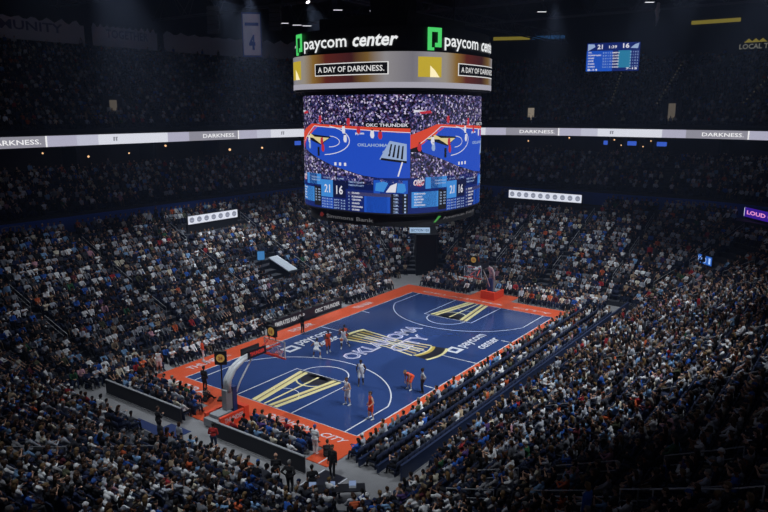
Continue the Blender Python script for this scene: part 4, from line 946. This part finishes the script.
LODS = [[lod(P, H, h, t, v) for (P, H), h in COMBO] for t, v in ((420, .020), (200, .026), (100, .034))]
tc = np.array([lin(p[1]) for p in PAL]); bc = np.array([lin(b[0]) for b in BOTS]); sk = np.array([lin(c) for c in ('c49c86', 'b58b74', '97705a', '77492f', '4a2d20')]); hc = np.array([lin(h[1]) for h in HAIRC]); cc = np.array([lin(c[1]) for c in CAPS])
VV, FF, CC = [], [], []; base = 0; buckets = {}
for i in IDX:
    if not occ[i] or i in nearset: continue
    lv = 0 if pz[i] < 48 else (1 if SEATS[i][4] not in ('upper', 'club') else 2)
    c = R.randrange(9) if R.random() > {'upper': .1, 'club': .05, 'lower': .04}.get(SEATS[i][4], 0) else 9+R.randrange(2)
    buckets.setdefault((lv, c), []).append(i)
for (lv, c), L in buckets.items():
    V, Fc, mi = LODS[lv][c]; X = np.array([[SEATS[i][0], SEATS[i][1], SEATS[i][2], SEATS[i][3]+jit[i][0], jit[i][1]] for i in L])
    if c >= 9: X[:, 0] += -np.sin(X[:, 3])*.22; X[:, 1] += np.cos(X[:, 3])*.22
    v, f = replicate(V, Fc, X); m = len(L); table = np.empty((m, 6, 3))
    table[:, SKIN] = sk[NR.choice(5, m, p=[.26, .34, .18, .12, .10])]; table[:, TOP] = tc[[top[i] for i in L]]*NR.uniform(.8, 1.15, (m, 1)); table[:, BOT] = bc[NR.choice(5, m, p=[.3, .3, .2, .14, .06])]
    table[:, SHOE] = .25*NR.rand(m, 1); table[:, EYE] = .01; table[:, HAIR] = (cc[NR.choice(5, m, p=[.25, .25, .3, .1, .1])] if COMBO[c][1] == 'cap' else hc[NR.choice(4, m, p=[.46, .34, .12, .08])])
    CC.append(table[:, mi].reshape(-1, 3)); VV.append(v); FF.append(f+base); base += len(v)
m_crowd = bpy.data.materials.new('crowd_clothing'); m_crowd.use_nodes = True; _n = m_crowd.node_tree; _a = _n.nodes.new('ShaderNodeAttribute'); _a.attribute_name = 'garment'
_n.links.new(_a.outputs['Color'], _n.nodes['Principled BSDF'].inputs['Base Color']); _n.nodes['Principled BSDF'].inputs['Roughness'].default_value = .85; _n.nodes['Principled BSDF'].inputs['Specular IOR Level'].default_value = .2
mass('crowd', np.concatenate(VV), np.concatenate(FF), m_crowd, 'packed crowd of smaller spectators filling the stands beyond the nearest rows', np.clip(np.concatenate(CC), 0, 1))
print('CROWD', sum(len(f) for f in FF), len(IDX), len(near))

# ---- players, officials and staff on and round the floor
UW = mat('uniform_white', (.72, .72, .74), .8); UO = mat('uniform_orange', lin('dc4f2a'), .8); RG = mat('referee_grey', (.32, .33, .35), .8); BK = mat('cloth_black_plain', (.012, .012, .014), .8); RD = mat('cloth_red_plain', lin('b02a28'), .8); SW = SHOEM[0]; JB = BOTM[2]
FZ = .040
def crouch(w=.24, hz=.70, lean=.55, wr=((.38, .28, .85), (-.38, .28, .85)), yaw=0, **k):
    return figure((0, -.12, hz), (0, math.sin(lean), math.cos(lean)), ((w, 0, .09), (-w, .02, .09)), wr, 'none', 'short', yaw, .3, **k)
def pstand(**k): k.setdefault('sleeve', 'none'); k.setdefault('legs', 'short'); return stand_pose(**k)
def cast(P, H, xy, rz, label, mats, hair, hm, group=None, sc=1.0, z=FZ): return person(proto('person', P), H, (xy[0], xy[1], z), rz, label, mats, hair, hm, group, sc)
D = math.radians
P, H = pstand(an=((.14, .05, .09), (-.14, -.08, .09)), wr=((.27, .12, 1.0), (-.2, .22, 1.05)), lean=.08); cast(P, H, (-11.3, -4.5), D(70), 'player in white uniform standing at the right edge of the near lane', [SKINS[1], UW, UW, SW, None], 'short', HAIRMAT[1], 'players in white', 1.08)
P, H = pstand(an=((.12, .1, .09), (-.14, -.08, .09)), wr=((.28, .08, .9), (-.34, .2, 1.0)), lean=.05); cast(P, H, (-12.1, -6.95), D(60), 'player in orange uniform nearest the near right corner of the court', [SKINS[0], UO, UO, SW, None], 'short', HAIRMAT[1], 'players in orange', 1.04)
P, H = pstand(an=((.12, .16, .09), (-.12, -.12, .12)), wr=((.26, -.05, .88), (-.24, .16, .95)), lean=.1); cast(P, H, (-8.25, -3.2), D(120), 'player in white with dark leggings standing inside the near three point line', [SKINS[4], UW, UW, SHOEM[1], None], 'short', HAIRMAT[0], 'players in white', 1.08)
P, H = figure((0, -.16, .86), (0, math.sin(1.0), math.cos(1.0)), ((.17, 0, .09), (-.17, .02, .09)), ((.17, .22, .56), (-.17, .22, .56)), 'none', 'short', 0, .2); cast(P, H, (-6.95, -6.3), D(75), 'player in orange bending forward with hands on knees beside the referee', [SKINS[1], UO, UO, SW, None], 'short', HAIRMAT[2], 'players in orange', 1.08)
P, H = stand_pose(an=((.09, .03, .09), (-.09, -.03, .09)), wr=((.22, .05, .86), (-.2, -.1, .95))); cast(P, H, (-6.9, -7.3), D(40), 'referee in grey shirt and black trousers by the near sideline', [SKINS[3], RG, BK, SHOEM[1], None], 'short', HAIRMAT[0], 'referees', 1.0)
P, H = pstand(an=((.12, .12, .09), (-.16, -.1, .09)), wr=((.2, .34, 1.2), (-.3, .2, 1.1)), lean=.12); cast(P, H, (-4.6, 2.85), D(150), 'player in red orange uniform upright between two white uniformed players', [SKINS[4], UO, UO, SW, None], 'short', HAIRMAT[0], 'players in orange', 1.06)
P, H = crouch(); cast(P, H, (-6.1, 2.7), D(-60), 'player in white crouching low with arms wide left of centre court', [SKINS[3], UW, UW, SW, None], 'short', HAIRMAT[0], 'players in white', 1.08)
P, H = figure((0, -.05, .84), (0, math.sin(.35), math.cos(.35)), ((.16, .05, .09), (-.42, -.38, .11)), ((.34, .26, 1.15), (-.3, .26, 1.0)), 'none', 'short', 0, .1); cast(P, H, (-3.2, 2.45), D(130), 'player in white leaning with one leg stretched back by the centre logo', [SKINS[4], UW, UW, SW, None], 'short', HAIRMAT[0], 'players in white', 1.08)
P, H = crouch(.2, .8, .3, ((.3, .3, 1.1), (-.3, .3, 1.15))); cast(P, H, (-2.4, 3.0), D(-40), 'player in orange half hidden behind the leaning white player', [SKINS[3], UO, UO, SW, None], 'short', HAIRMAT[0], 'players in orange', 1.04)
P, H = pstand(an=((.13, .05, .09), (-.13, 0, .09)), wr=((.24, .1, .9), (-.24, .1, .95))); cast(P, H, (-15.05, 9.6), D(-50), 'player in white warm up standing at the far left court corner', [SKINS[3], UW, UW, SW, None], 'short', HAIRMAT[0], 'bench players', 1.08)
P, H = stand_pose(wr=((.2, .12, .95), (-.22, .05, .85))); cast(P, H, (-11.6, 9.1), D(-120), 'standing person in red top and white trousers by the left sideline', [SKINS[2], UO, UW, SW, None], 'short', HAIRMAT[1], None, 1.02)
P, H = stand_pose(wr=((.2, .1, .95), (-.2, -.05, .95))); cast(P, H, (-2.2, 7.75), D(180), 'referee in black standing at the far sideline before the scorers table', [SKINS[3], BK, BK, SHOEM[1], None], 'short', HAIRMAT[0], 'referees', 1.0)
P, H = stand_pose(wr=((.2, .1, .95), (-.1, .25, 1.05))); cast(P, H, (-15.25, 4.5), D(-80), 'referee in black standing on the near baseline left of the hoop', [SKINS[4], BK, BK, SHOEM[1], None], 'short', HAIRMAT[0], 'referees', 1.05)
def floor_sit(): return figure((0, -.1, .14), (0, math.sin(.25), math.cos(.25)), ((.16, .55, .09), (-.16, .5, .09)), ((.05, .32, .52), (-.05, .32, .52)), 'long', 'long', 0, -.1, ((.3, .2, 1), (-.3, .2, 1)))
P, H = floor_sit(); cast(P, H, (-16.2, 3.25), D(-85), 'photographer in black sitting on the orange floor left of the hoop', [SKINS[1], BK, BK, SHOEM[1], None], 'short', HAIRMAT[0], 'floor photographers')
cast(P, H, (-17.1, -7.75), D(-60), 'photographer in dark clothes sitting on the orange corner near the baseline', [SKINS[1], BK, BK, SHOEM[1], None], 'short', HAIRMAT[1], 'floor photographers')
P, H = stand_pose(wr=((.08, .26, 1.1), (-.08, .26, 1.1))); cast(P, H, (-17.35, -7.1), D(-80), 'person in white standing at the end of the near baseline seats', [SKINS[2], UW, UW, SW, None], 'cap', CAPM[4], None, 1.0, 0.04)
P, H = stand_pose(wr=((.06, .28, 1.2), (-.06, .28, 1.2)), girth=1.05); cast(P, H, (-20.9, 1.7), D(-100), 'camera operator in black standing on the grey aisle near the carpet', [SKINS[1], BK, BK, SHOEM[1], None], 'short', HAIRMAT[1], None, 1.04, 0.0)
P, H = stand_pose(wr=((.14, .2, 1.0), (-.14, .2, 1.0))); cast(P, H, (-20.35, -2.4), D(-60), 'person in red top and blue jeans standing behind the black barrier', [SKINS[3], RD, JB, SHOEM[1], None], 'short', HAIRMAT[0], None, 1.0, 0.0)
for (x, y, a, lab, hi) in ((-20.9, -7.7, -50, 'bald security guard in black suit behind the barrier corner', None), (-21.0, -8.7, -70, 'grey-haired security guard in black suit second behind the barrier corner', 3), (-20.7, -9.9, -40, 'dark-haired guard in black suit facing the near court corner mat', 0), (-18.6, -9.4, 100, 'dark-haired guard in black standing at the edge of the floor mat', 1)):
    me, H, P = SMESH[R.randrange(5)]; person(me, H, (x, y, 0.022 if x > -19 else 0), D(a), lab, [SKINS[1], BK, BK, SHOEM[1], None], 'short' if hi is not None else None, HAIRMAT[hi or 0], 'security guards', 1.04)
t = empty('media_table', (-20.3, -10.9, 0), D(40), 'black media table with laptops beside the floor mat at the near corner', 'table')
mb = MB(); mb.bbox((-.35, -1.5, .70), (.35, 1.5, .75)); mb.build('tabletop', m_black, t)
for q in (-1.35, 1.35): mb = MB(); mb.bbox((-.3, q-.03, 0), (.3, q+.03, .70)); mb.build('leg', m_black, t)
for k, q in enumerate((-.9, .1, 1.0)):
    c_, s_ = math.cos(D(40)), math.sin(D(40)); l = empty('laptop', (-20.3-q*s_, -10.9+q*c_, .752), D(40)-PI/2, ('open laptop at the right end', 'open laptop in the middle', 'open laptop at the left end')[k]+' of the black media table', 'laptop', 'laptops on the media table')
    mb = MB(); mb.bbox((-.17, -.11, 0), (.17, .12, .018)); mb.build('keyboard', m_grey, l); mb = MB(); mb.box((0, .15, .13), (.34, .012, .23), M=Matrix.Rotation(-.25, 3, 'X')); mb.build('screen', glow('laptop_glow', lin('9db4e0'), .5), l)
ball = MB(); ball.ico((-3.75, 2.2, .95), .121, 0, 16); tag(ball.build('basketball', mat('ball_orange', lin('b4582c'), .6), smooth=True), 'orange basketball beside the leaning white player at centre court', 'ball')

# ------------------------------------------------------------------ stair rails, front rails, platform, tunnel
def rail_line(name, pts, h, label, group=None, r=.025, posts=True, mids=True):
    o = empty(name, pts[0], 0, label, 'railing', group); b = V3(pts[0])
    L = [V3(p)-b for p in pts]
    mb = MB(); mb.tube([p+V3((0, 0, h)) for p in L], r, 0, 6); mb.build('top_rail', m_rail, o)
    if mids: mb = MB(); mb.tube([p+V3((0, 0, h*.55)) for p in L], r*.8, 0, 6); mb.build('mid_rail', m_rail, o)
    for p in L[::max(1, len(L)//6)]:
        mb = MB(); mb.cyl(p, p+V3((0, 0, h)), r, 0, 6); mb.build('post', m_rail, o)
    return o
SIDE = ['far end', 'far corner', 'far sideline', 'left corner', 'near end', 'near corner', 'near sideline', 'right corner']
for T in AT:
    s = int(T); q = []
    for k in (8, 17):
        (x, y), n = ringpt(T, *lerp3(LOW_IN, LOW_OUT, (k+.5)/NLOW)); q.append((x, y, zlow(k)))
    X0 = [project(p) for p in q]
    if not any(0 < c[0] < 768 and 0 < c[1] < 512 for c in X0): continue
    j = AT.index(T)-[i for i, t in enumerate(AT) if int(t) == s][0]
    o = empty('stair_handrail', q[0], 0, 'steel handrails of the %s stair aisle in the %s stand, counting anticlockwise' % (ORD[j], SIDE[s]), 'handrail', 'stair handrails')
    for k0, k1 in ((3, 6), (8, 11), (13, 16)):
        pts = []
        for k in range(k0, k1+1):
            (x, y), n = ringpt(T, *lerp3(LOW_IN, LOW_OUT, (k+.5)/NLOW)); pts.append(V3((x, y, zlow(k)))-V3(q[0]))
        mb = MB(); mb.tube([p+V3((0, 0, .9)) for p in pts], .028, 0, 6); mb.cyl(pts[0], pts[0]+V3((0, 0, .9)), .025, 0, 6); mb.cyl(pts[-1], pts[-1]+V3((0, 0, .9)), .025, 0, 6); mb.tube([p+V3((0, 0, .5)) for p in pts], .022, 0, 6); mb.build('rail', m_rail, o)
def on_low(T, f, z=0): (x, y), n = ringpt(T, *lerp3(LOW_IN, LOW_OUT, f)); return (x, y, zlow(int(f*NLOW))+z)
m_rail = mat('rail_white', (.6, .62, .66), .4)
rail_line('stair_railing', [(-21.0, -24.3, 4.72), (-21.4, -25.45, 5.3), (-21.8, -26.6, 5.92), (-22.3, -27.65, 6.5), (-22.8, -28.65, 7.18)], .95, 'long white steel railing by the stairs at the bottom right of the photo', 'white railings')
rail_line('stair_railing', [(-21.5, -22.2, 3.95), (-21.56, -23.2, 4.3), (-21.65, -24.2, 4.72)], .95, 'short white steel railing left of the long one at bottom right', 'white railings')
rail_line('front_railing', [on_low(6.50+.02*i, .62) for i in range(6)], .95, 'white steel railing in the middle of the near sideline stand', 'white railings')
t = empty('tunnel_portal', (21.5, 10.4, 0), PI+.626, 'dark tunnel portal in the far corner of the lower stand', 'tunnel')
mb = MB(); mb.bbox((-7, 1.05, 0), (0, 1.25, 4.6)); mb.bbox((-7, -1.25, 0), (0, -1.05, 4.6)); mb.build('side_wall', m_tri, t)
mb = MB(); mb.bbox((-7, -1.25, 4.6), (0.05, 1.25, 4.74)); mb.build('lintel', m_tri, t)
mb = MB(); mb.bbox((-6.9, -1.04, 0), (-.3, 1.04, 4.58)); mb.build('curtain', m_tri, t)
c = empty('stair_cover', (6.6, 18.4, 2.3), -PI/2, 'pale sloping cover over a stair opening in the left stand', 'cover')
mb = MB(); mb.box((0, 0, .75), (3.0, 1.3, .1), M=Matrix.Rotation(.36, 3, 'Y')); mb.build('deck', mat('cover_white', (.5, .55, .62), .7), c)
mb = MB(); mb.box((0, 0, .1), (2.9, 1.2, 1.1), M=Matrix.Rotation(.36, 3, 'Y')); mb.build('skirt', m_dark, c)
mq = empty('monitor', (5.2, 20.1, 2.9), -PI/2-.6, 'bright blue monitor standing beside the pale sloping cover', 'monitor')
mb = MB(); mb.bbox((-.05, -.4, .5), (.05, .4, 1.5)); mb.bbox((-.04, -.04, 0), (.04, .04, .5)); mb.build('case', m_black, mq)
mb = MB(); mb.bbox((.052, -.36, .55), (.06, .36, 1.45)); mb.build('screen', glow('monitor_blue', lin('4f97dc'), .6), mq)

# ------------------------------------------------------------------ suites: lamps and screens; roof steel, lights and speakers
m_lamp = glow('warm_lamp', lin('ffc890'), 1.2); m_tv = glow('tv_blue', lin('3c64d8'), .8); k = 0
for T in np.arange(.15, 3.5, .105):
    (x, y), n = ringpt(float(T), 64.9, 44.6, 39.4); sx_, sy_, sz_ = project((x, y, 13.4))
    if not (0 < sx_ < 768) or R.random() < .15: continue
    a = math.atan2(-n[1], -n[0])
    if R.random() < .72:
        mb = MB(); mb.ico((0, 0, 0), .09+.1*R.random(), 0, 8); o = mb.build('suite_lamp', m_lamp, None, (x, y, 12.9+R.random()*1.3)); mb = MB(); mb.cyl((0, 0, .14), (0, 0, 14.5-o.location.z), .01, 0, 4); mb.build('cord', m_black, o)
        tag(o, 'small warm lamp glowing in the dark suites under the ribbon display', 'lamp', 'suite lamps')
    else:
        o = empty('suite_television', (x, y, 13.5), a, 'small blue television glowing in the dark suites under the ribbon display', 'television', 'suite televisions')
        mb = MB(); mb.bbox((-.05, -.6, -.36), (0, .6, .36)); mb.bbox((-.9, -.05, -.05), (-.05, .05, .05)); mb.build('case', m_black, o); mb = MB(); mb.bbox((0, -.56, -.32), (.01, .56, .32)); mb.build('screen', m_tv, o)
for T, k, lab, h, e in ((1.19, 1, 'warm lit doorway in the upper stand just right of the scoreboard', 2.0, .30), (.18, 1, 'tall pale doorway in the upper stand at right', 2.6, .12), (2.36, 3, 'dim pale doorway in the upper stand at left', 1.8, .10)):
    (x, y), n = ringpt(T, *lerp3(UP_IN, UP_OUT, (k+.3)/NUP)); a = math.atan2(-n[1], -n[0])
    o = empty('upper_doorway', (x, y, zup(k)), a, lab, 'doorway'); mb = MB(); mb.bbox((-.6, -1.3, 0), (0, 1.3, h+.5)); mb.build('surround', m_dark, o); mb = MB(); mb.bbox((0, -.5, .1), (.02, .5, h)); mb.build('lit_opening', glow('door_light_%d' % k if T > 2 else 'door_light_a%d' % int(T*100), lin('d8c8b4'), e), o)
for T, lab in ((.98, 'row of tiny lights up the upper stair aisle left of the score panel'), (.42, 'row of tiny lights up the upper stair aisle below the score panel'), (7.90, 'row of tiny lights up the rightmost upper stair aisle')):
    o = None
    for k in range(4, 18):
        (x, y), n = ringpt(T, *lerp3(UP_IN, UP_OUT, (k+.1)/NUP)); q = V3((x, y, zup(k)))
        if o is None: o = empty('stair_lights', q, 0, lab, 'light', 'upper stair lights'); q0 = q
        mb = MB(); mb.box(q-q0+V3((0, 0, 1.15)), (.12, .12, .12)); mb.bbox(q-q0+V3((-.02, -.02, 0)), q-q0+V3((.02, .02, 1.09)), 1); mb.build('step_light', [glow('step_lamp', lin('a89c84'), .22), m_black], o)
m_truss = mat('truss_steel', (.10, .105, .13), .7)
def truss(a, b, h, label, nb=18):
    a, b = V3(a), V3(b); d = (b-a)/nb; side = V3((-d.y, d.x, 0)).normalized()*.6
    o = empty('roof_truss', a, 0, label, 'truss', 'roof trusses'); z = V3((0, 0, h)); L = b-a
    mb = MB(); mb.tube([side, L+side], .10, 0, 4); mb.tube([-side, L-side], .10, 0, 4); mb.build('bottom_chord', m_truss, o)
    mb = MB(); mb.tube([z, L+z], .12, 0, 4); mb.build('top_chord', m_truss, o); mb = MB()
    for i in range(nb):
        for q in (side, -side): mb.tube([d*i+q, d*(i+.5)+z], .05, 0, 4, False); mb.tube([d*(i+.5)+z, d*(i+1)+q], .05, 0, 4, False)
        mb.tube([d*i+side, d*i-side], .04, 0, 4, False)
    mb.build('web', m_truss, o)
for i, x in enumerate((-24, -8, 8, 24, 40, 56)):
    yy = 60 if x < 40 else 52
    truss((x, -yy, 31.5), (x, yy, 31.5), 4.4, 'dark steel roof truss crossing the hall, %s from the near end' % ORD[i])
for y, w in ((-18, 'right of'), (18, 'left of')): truss((-60, y, 29.9), (78, y, 29.9), 1.5, 'dark lighting truss running lengthwise %s the scoreboard' % w, 30)
m_fix = glow('fixture_lens', (1.0, 1.0, 1.0), 3.0)
def fixture(loc, aim, label, group):
    d = (V3(aim)-V3(loc)).normalized(); q = d.to_track_quat('X', 'Z').to_euler(); o = empty('floodlight', loc, 0, label, 'light', group); o.rotation_euler = q
    mb = MB(); mb.tube([(-.75, 0, 0), (-.2, 0, 0), (-.12, 0, 0)], [.16, .22, .26], 0, 10); mb.build('housing', m_black, o)
    mb = MB(); mb.tube([(-.118, 0, 0), (-.10, 0, 0)], .21, 0, 12); mb.build('lens', m_fix, o)
    mb = MB(); mb.cyl((-.45, 0, .15), (-.45, 0, .8), .03); mb.build('yoke', m_black, o)
wh = ['left of the scoreboard, nearer', 'right of the scoreboard, nearer', 'left, level with the scoreboard', 'right, level with the scoreboard', 'left, beyond the scoreboard', 'right, beyond the scoreboard', 'over the near left seats', 'over the middle of the left stand', 'over the far left corner seats', 'over the far end stand', 'over the far right corner', 'over the near corner', 'over the near end', 'behind the near half of the right stand', 'behind the far half of the right stand']
for f, w in zip(FLOODS, wh): fixture(f[0], f[1], 'black floodlight with white lens hung '+w, 'court floodlights')
for i, p in enumerate(((22, 23.4, 29.8), (24.5, 20, 29.7), (18.1, 28.3, 28.3), (19, 27.1, 28.1), (19.6, 26.1, 28), (35.9, 4.2, 29.6), (43.5, -5.8, 30.7))):
    o = empty('work_light', p, YAW, ['pair light over the scoreboard, left one', 'pair light over the scoreboard, right one', 'leftmost of three small strip lights beside the banner', 'middle one of three small strip lights beside the banner', 'rightmost of three small strip lights beside the banner', 'single strip light above the yellow strip at right', 'single strip light above the small score panel'][i], 'light', 'strip lights')
    mb = MB(); mb.bbox((-.2, -.55, 0), (.2, .55, .15)); mb.bbox((-.03, -.03, .15), (.03, .03, 36-p[2])); mb.build('housing', m_black, o); mb = MB(); mb.bbox((-.16, -.5, -.03), (.16, .5, 0)); mb.build('tube', glow('strip_lamp', (.9, .92, 1), 1.1), o)
for i, (p, lab) in enumerate((((6.5, 27, 28.5), 'black hanging speaker cluster left of the number banner'), ((11.5, 23.2, 29), 'black hanging speaker cluster right of the number banner'))):
    o = empty('speaker_array', p, YAW+PI, lab, 'speaker', 'hanging speakers')
    for k in range(6):
        mb = MB(); mb.box((.04*k*k*.3, 0, -.45*k), (.6, 1.2, .40), M=Matrix.Rotation(.05*k, 3, 'Y')); mb.build('speaker_cabinet', m_black, o)
    mb = MB(); mb.cyl((0, 0, .2), (0, 0, 36-p[2]-.05), .03); mb.build('cable', m_black, o)
o = empty('hanging_streamers', (46.7, -6.0, 31.0), 0, 'pale fabric streamers hanging from the roof right above the score panel', 'streamer')
for k in range(5):
    mb = MB(); mb.tube([(.12*k-.24, .1*(k % 2), 0), (.16*k-.3, .15*(k % 3), -.9), (.1*k-.3, .1*(k % 2), -1.6-.2*(k % 3)), (.05*k-.4, .1, -2.2-.25*(k % 3))], [.1, .16, .12, .02], 0, 6); mb.build('streamer', mat('streamer_white', (.7, .7, .75), .8), o)
mb = MB(); mb.cyl((0, 0, 0), (0, 0, 4.9), .02, 0, 6); mb.build('cord', m_black, o)
# hung fabric behind the last upper rows
m_vin = mat('vinyl_banner', (.80, .80, .86), .9); m_vtx = mat('vinyl_text', (.20, .22, .36), .9)
UA, UB, UL = ring_table(UP_OUT)
def up_(s, z, off):
    d = (-s) % UL[-1]; x = np.interp(d, UL, UA[:, 0]); y = np.interp(d, UL, UA[:, 1]); nx = np.interp(d, UL, UB[:, 0]); ny = np.interp(d, UL, UB[:, 1]); return (x-nx*off, y-ny*off, z)
def us(T): return -np.interp(T, RT, UL)
for a, b, txt, lab in ((2.62, 2.27, 'COMMUNITY', 'long pale COMMUNITY banner behind the upper left seats'), (2.25, 2.07, 'TOGETHER', 'long pale TOGETHER banner behind the upper left seats'), (2.05, 1.72, '', 'plain pale banner left of the scoreboard behind the upper seats')):
    s0, s1 = us(a), us(b); mb = MB(); n = 40
    for l, (o1, o2) in enumerate(((.5, .45),)):
        vs = []
        for i in range(n+1):
            s_ = s0+(s1-s0)*i/n; zt = 29.9+.45*abs(math.sin(i*.8))+.25*math.sin(i*1.7)
            vs += [up_(s_, 27.4, .5), up_(s_, zt, .5), up_(s_, zt, .42), up_(s_, 27.4, .42)]
        fs = [(4*i+k, 4*i+4+k, 4*i+4+(k+1) % 4, 4*i+(k+1) % 4) for i in range(n) for k in range(4)]; mb.add(vs, fs)
    if txt: put_text(mb, txt, lambda u, v: up_(u, v, .53), 1, s0+(s1-s0)*.2, s0+(s1-s0)*.85, 28.6, 29.8, bold=.02)
    tag(mb.build('wall_banner', [m_vin, m_vtx]), lab, 'banner')
m_ylw = glow('strip_yellow', lin('b0a040'), .35); m_blu = glow('strip_blue_dim', lin('2a5a90'), .35)
for T0, T1, z, m, lab in ((1.285, 1.205, 31.3, m_ylw, 'dim yellow light strip high on the far wall left of the score panel'), (1.2, 1.13, 31.3, m_blu, 'dim blue light strip high on the far wall left of the score panel'), (.42, .01, 32.3, m_ylw, 'dim yellow light strip high on the far right wall')):
    c0 = up_(us(T0), z, .3); mb = MB(); s0, s1 = us(T0), us(T1)
    for a_, b_ in ((.36, 0), (.30, 1)): rect(mb, lambda u, v: tuple(np.subtract(up_(u, v, a_), c0)), 0, *((s0, s1) if b_ == 0 else (s1, s0)), z, z+.6, 10)
    tag(mb.build('light_strip', m, None, c0), lab, 'light')
s0 = us(0.0) if us(0.0) > -1 else us(0.0); s0 = 0.0; s1 = UL[-1]-np.interp(7.9, RT, UL); mb = MB(); put_text(mb, 'LOCAL THUNDER', lambda u, v: up_(u, v, .3), 0, s0, s1, 28.0, 28.8, bold=.02)
for k in range(3): polyg(mb, lambda u, v: up_(u, v, .3), 1, [(s0+.6+1.0*k, 29.0), (s0+2+1.0*k, 29.0), (s0+1.3+1.0*k, 29.6)])
tag(mb.build('wall_sign', [glow('sign_dim_white', lin('9a9a90'), .35), m_ylw]), 'dim lettered sign with yellow peaks high at the far right', 'sign')
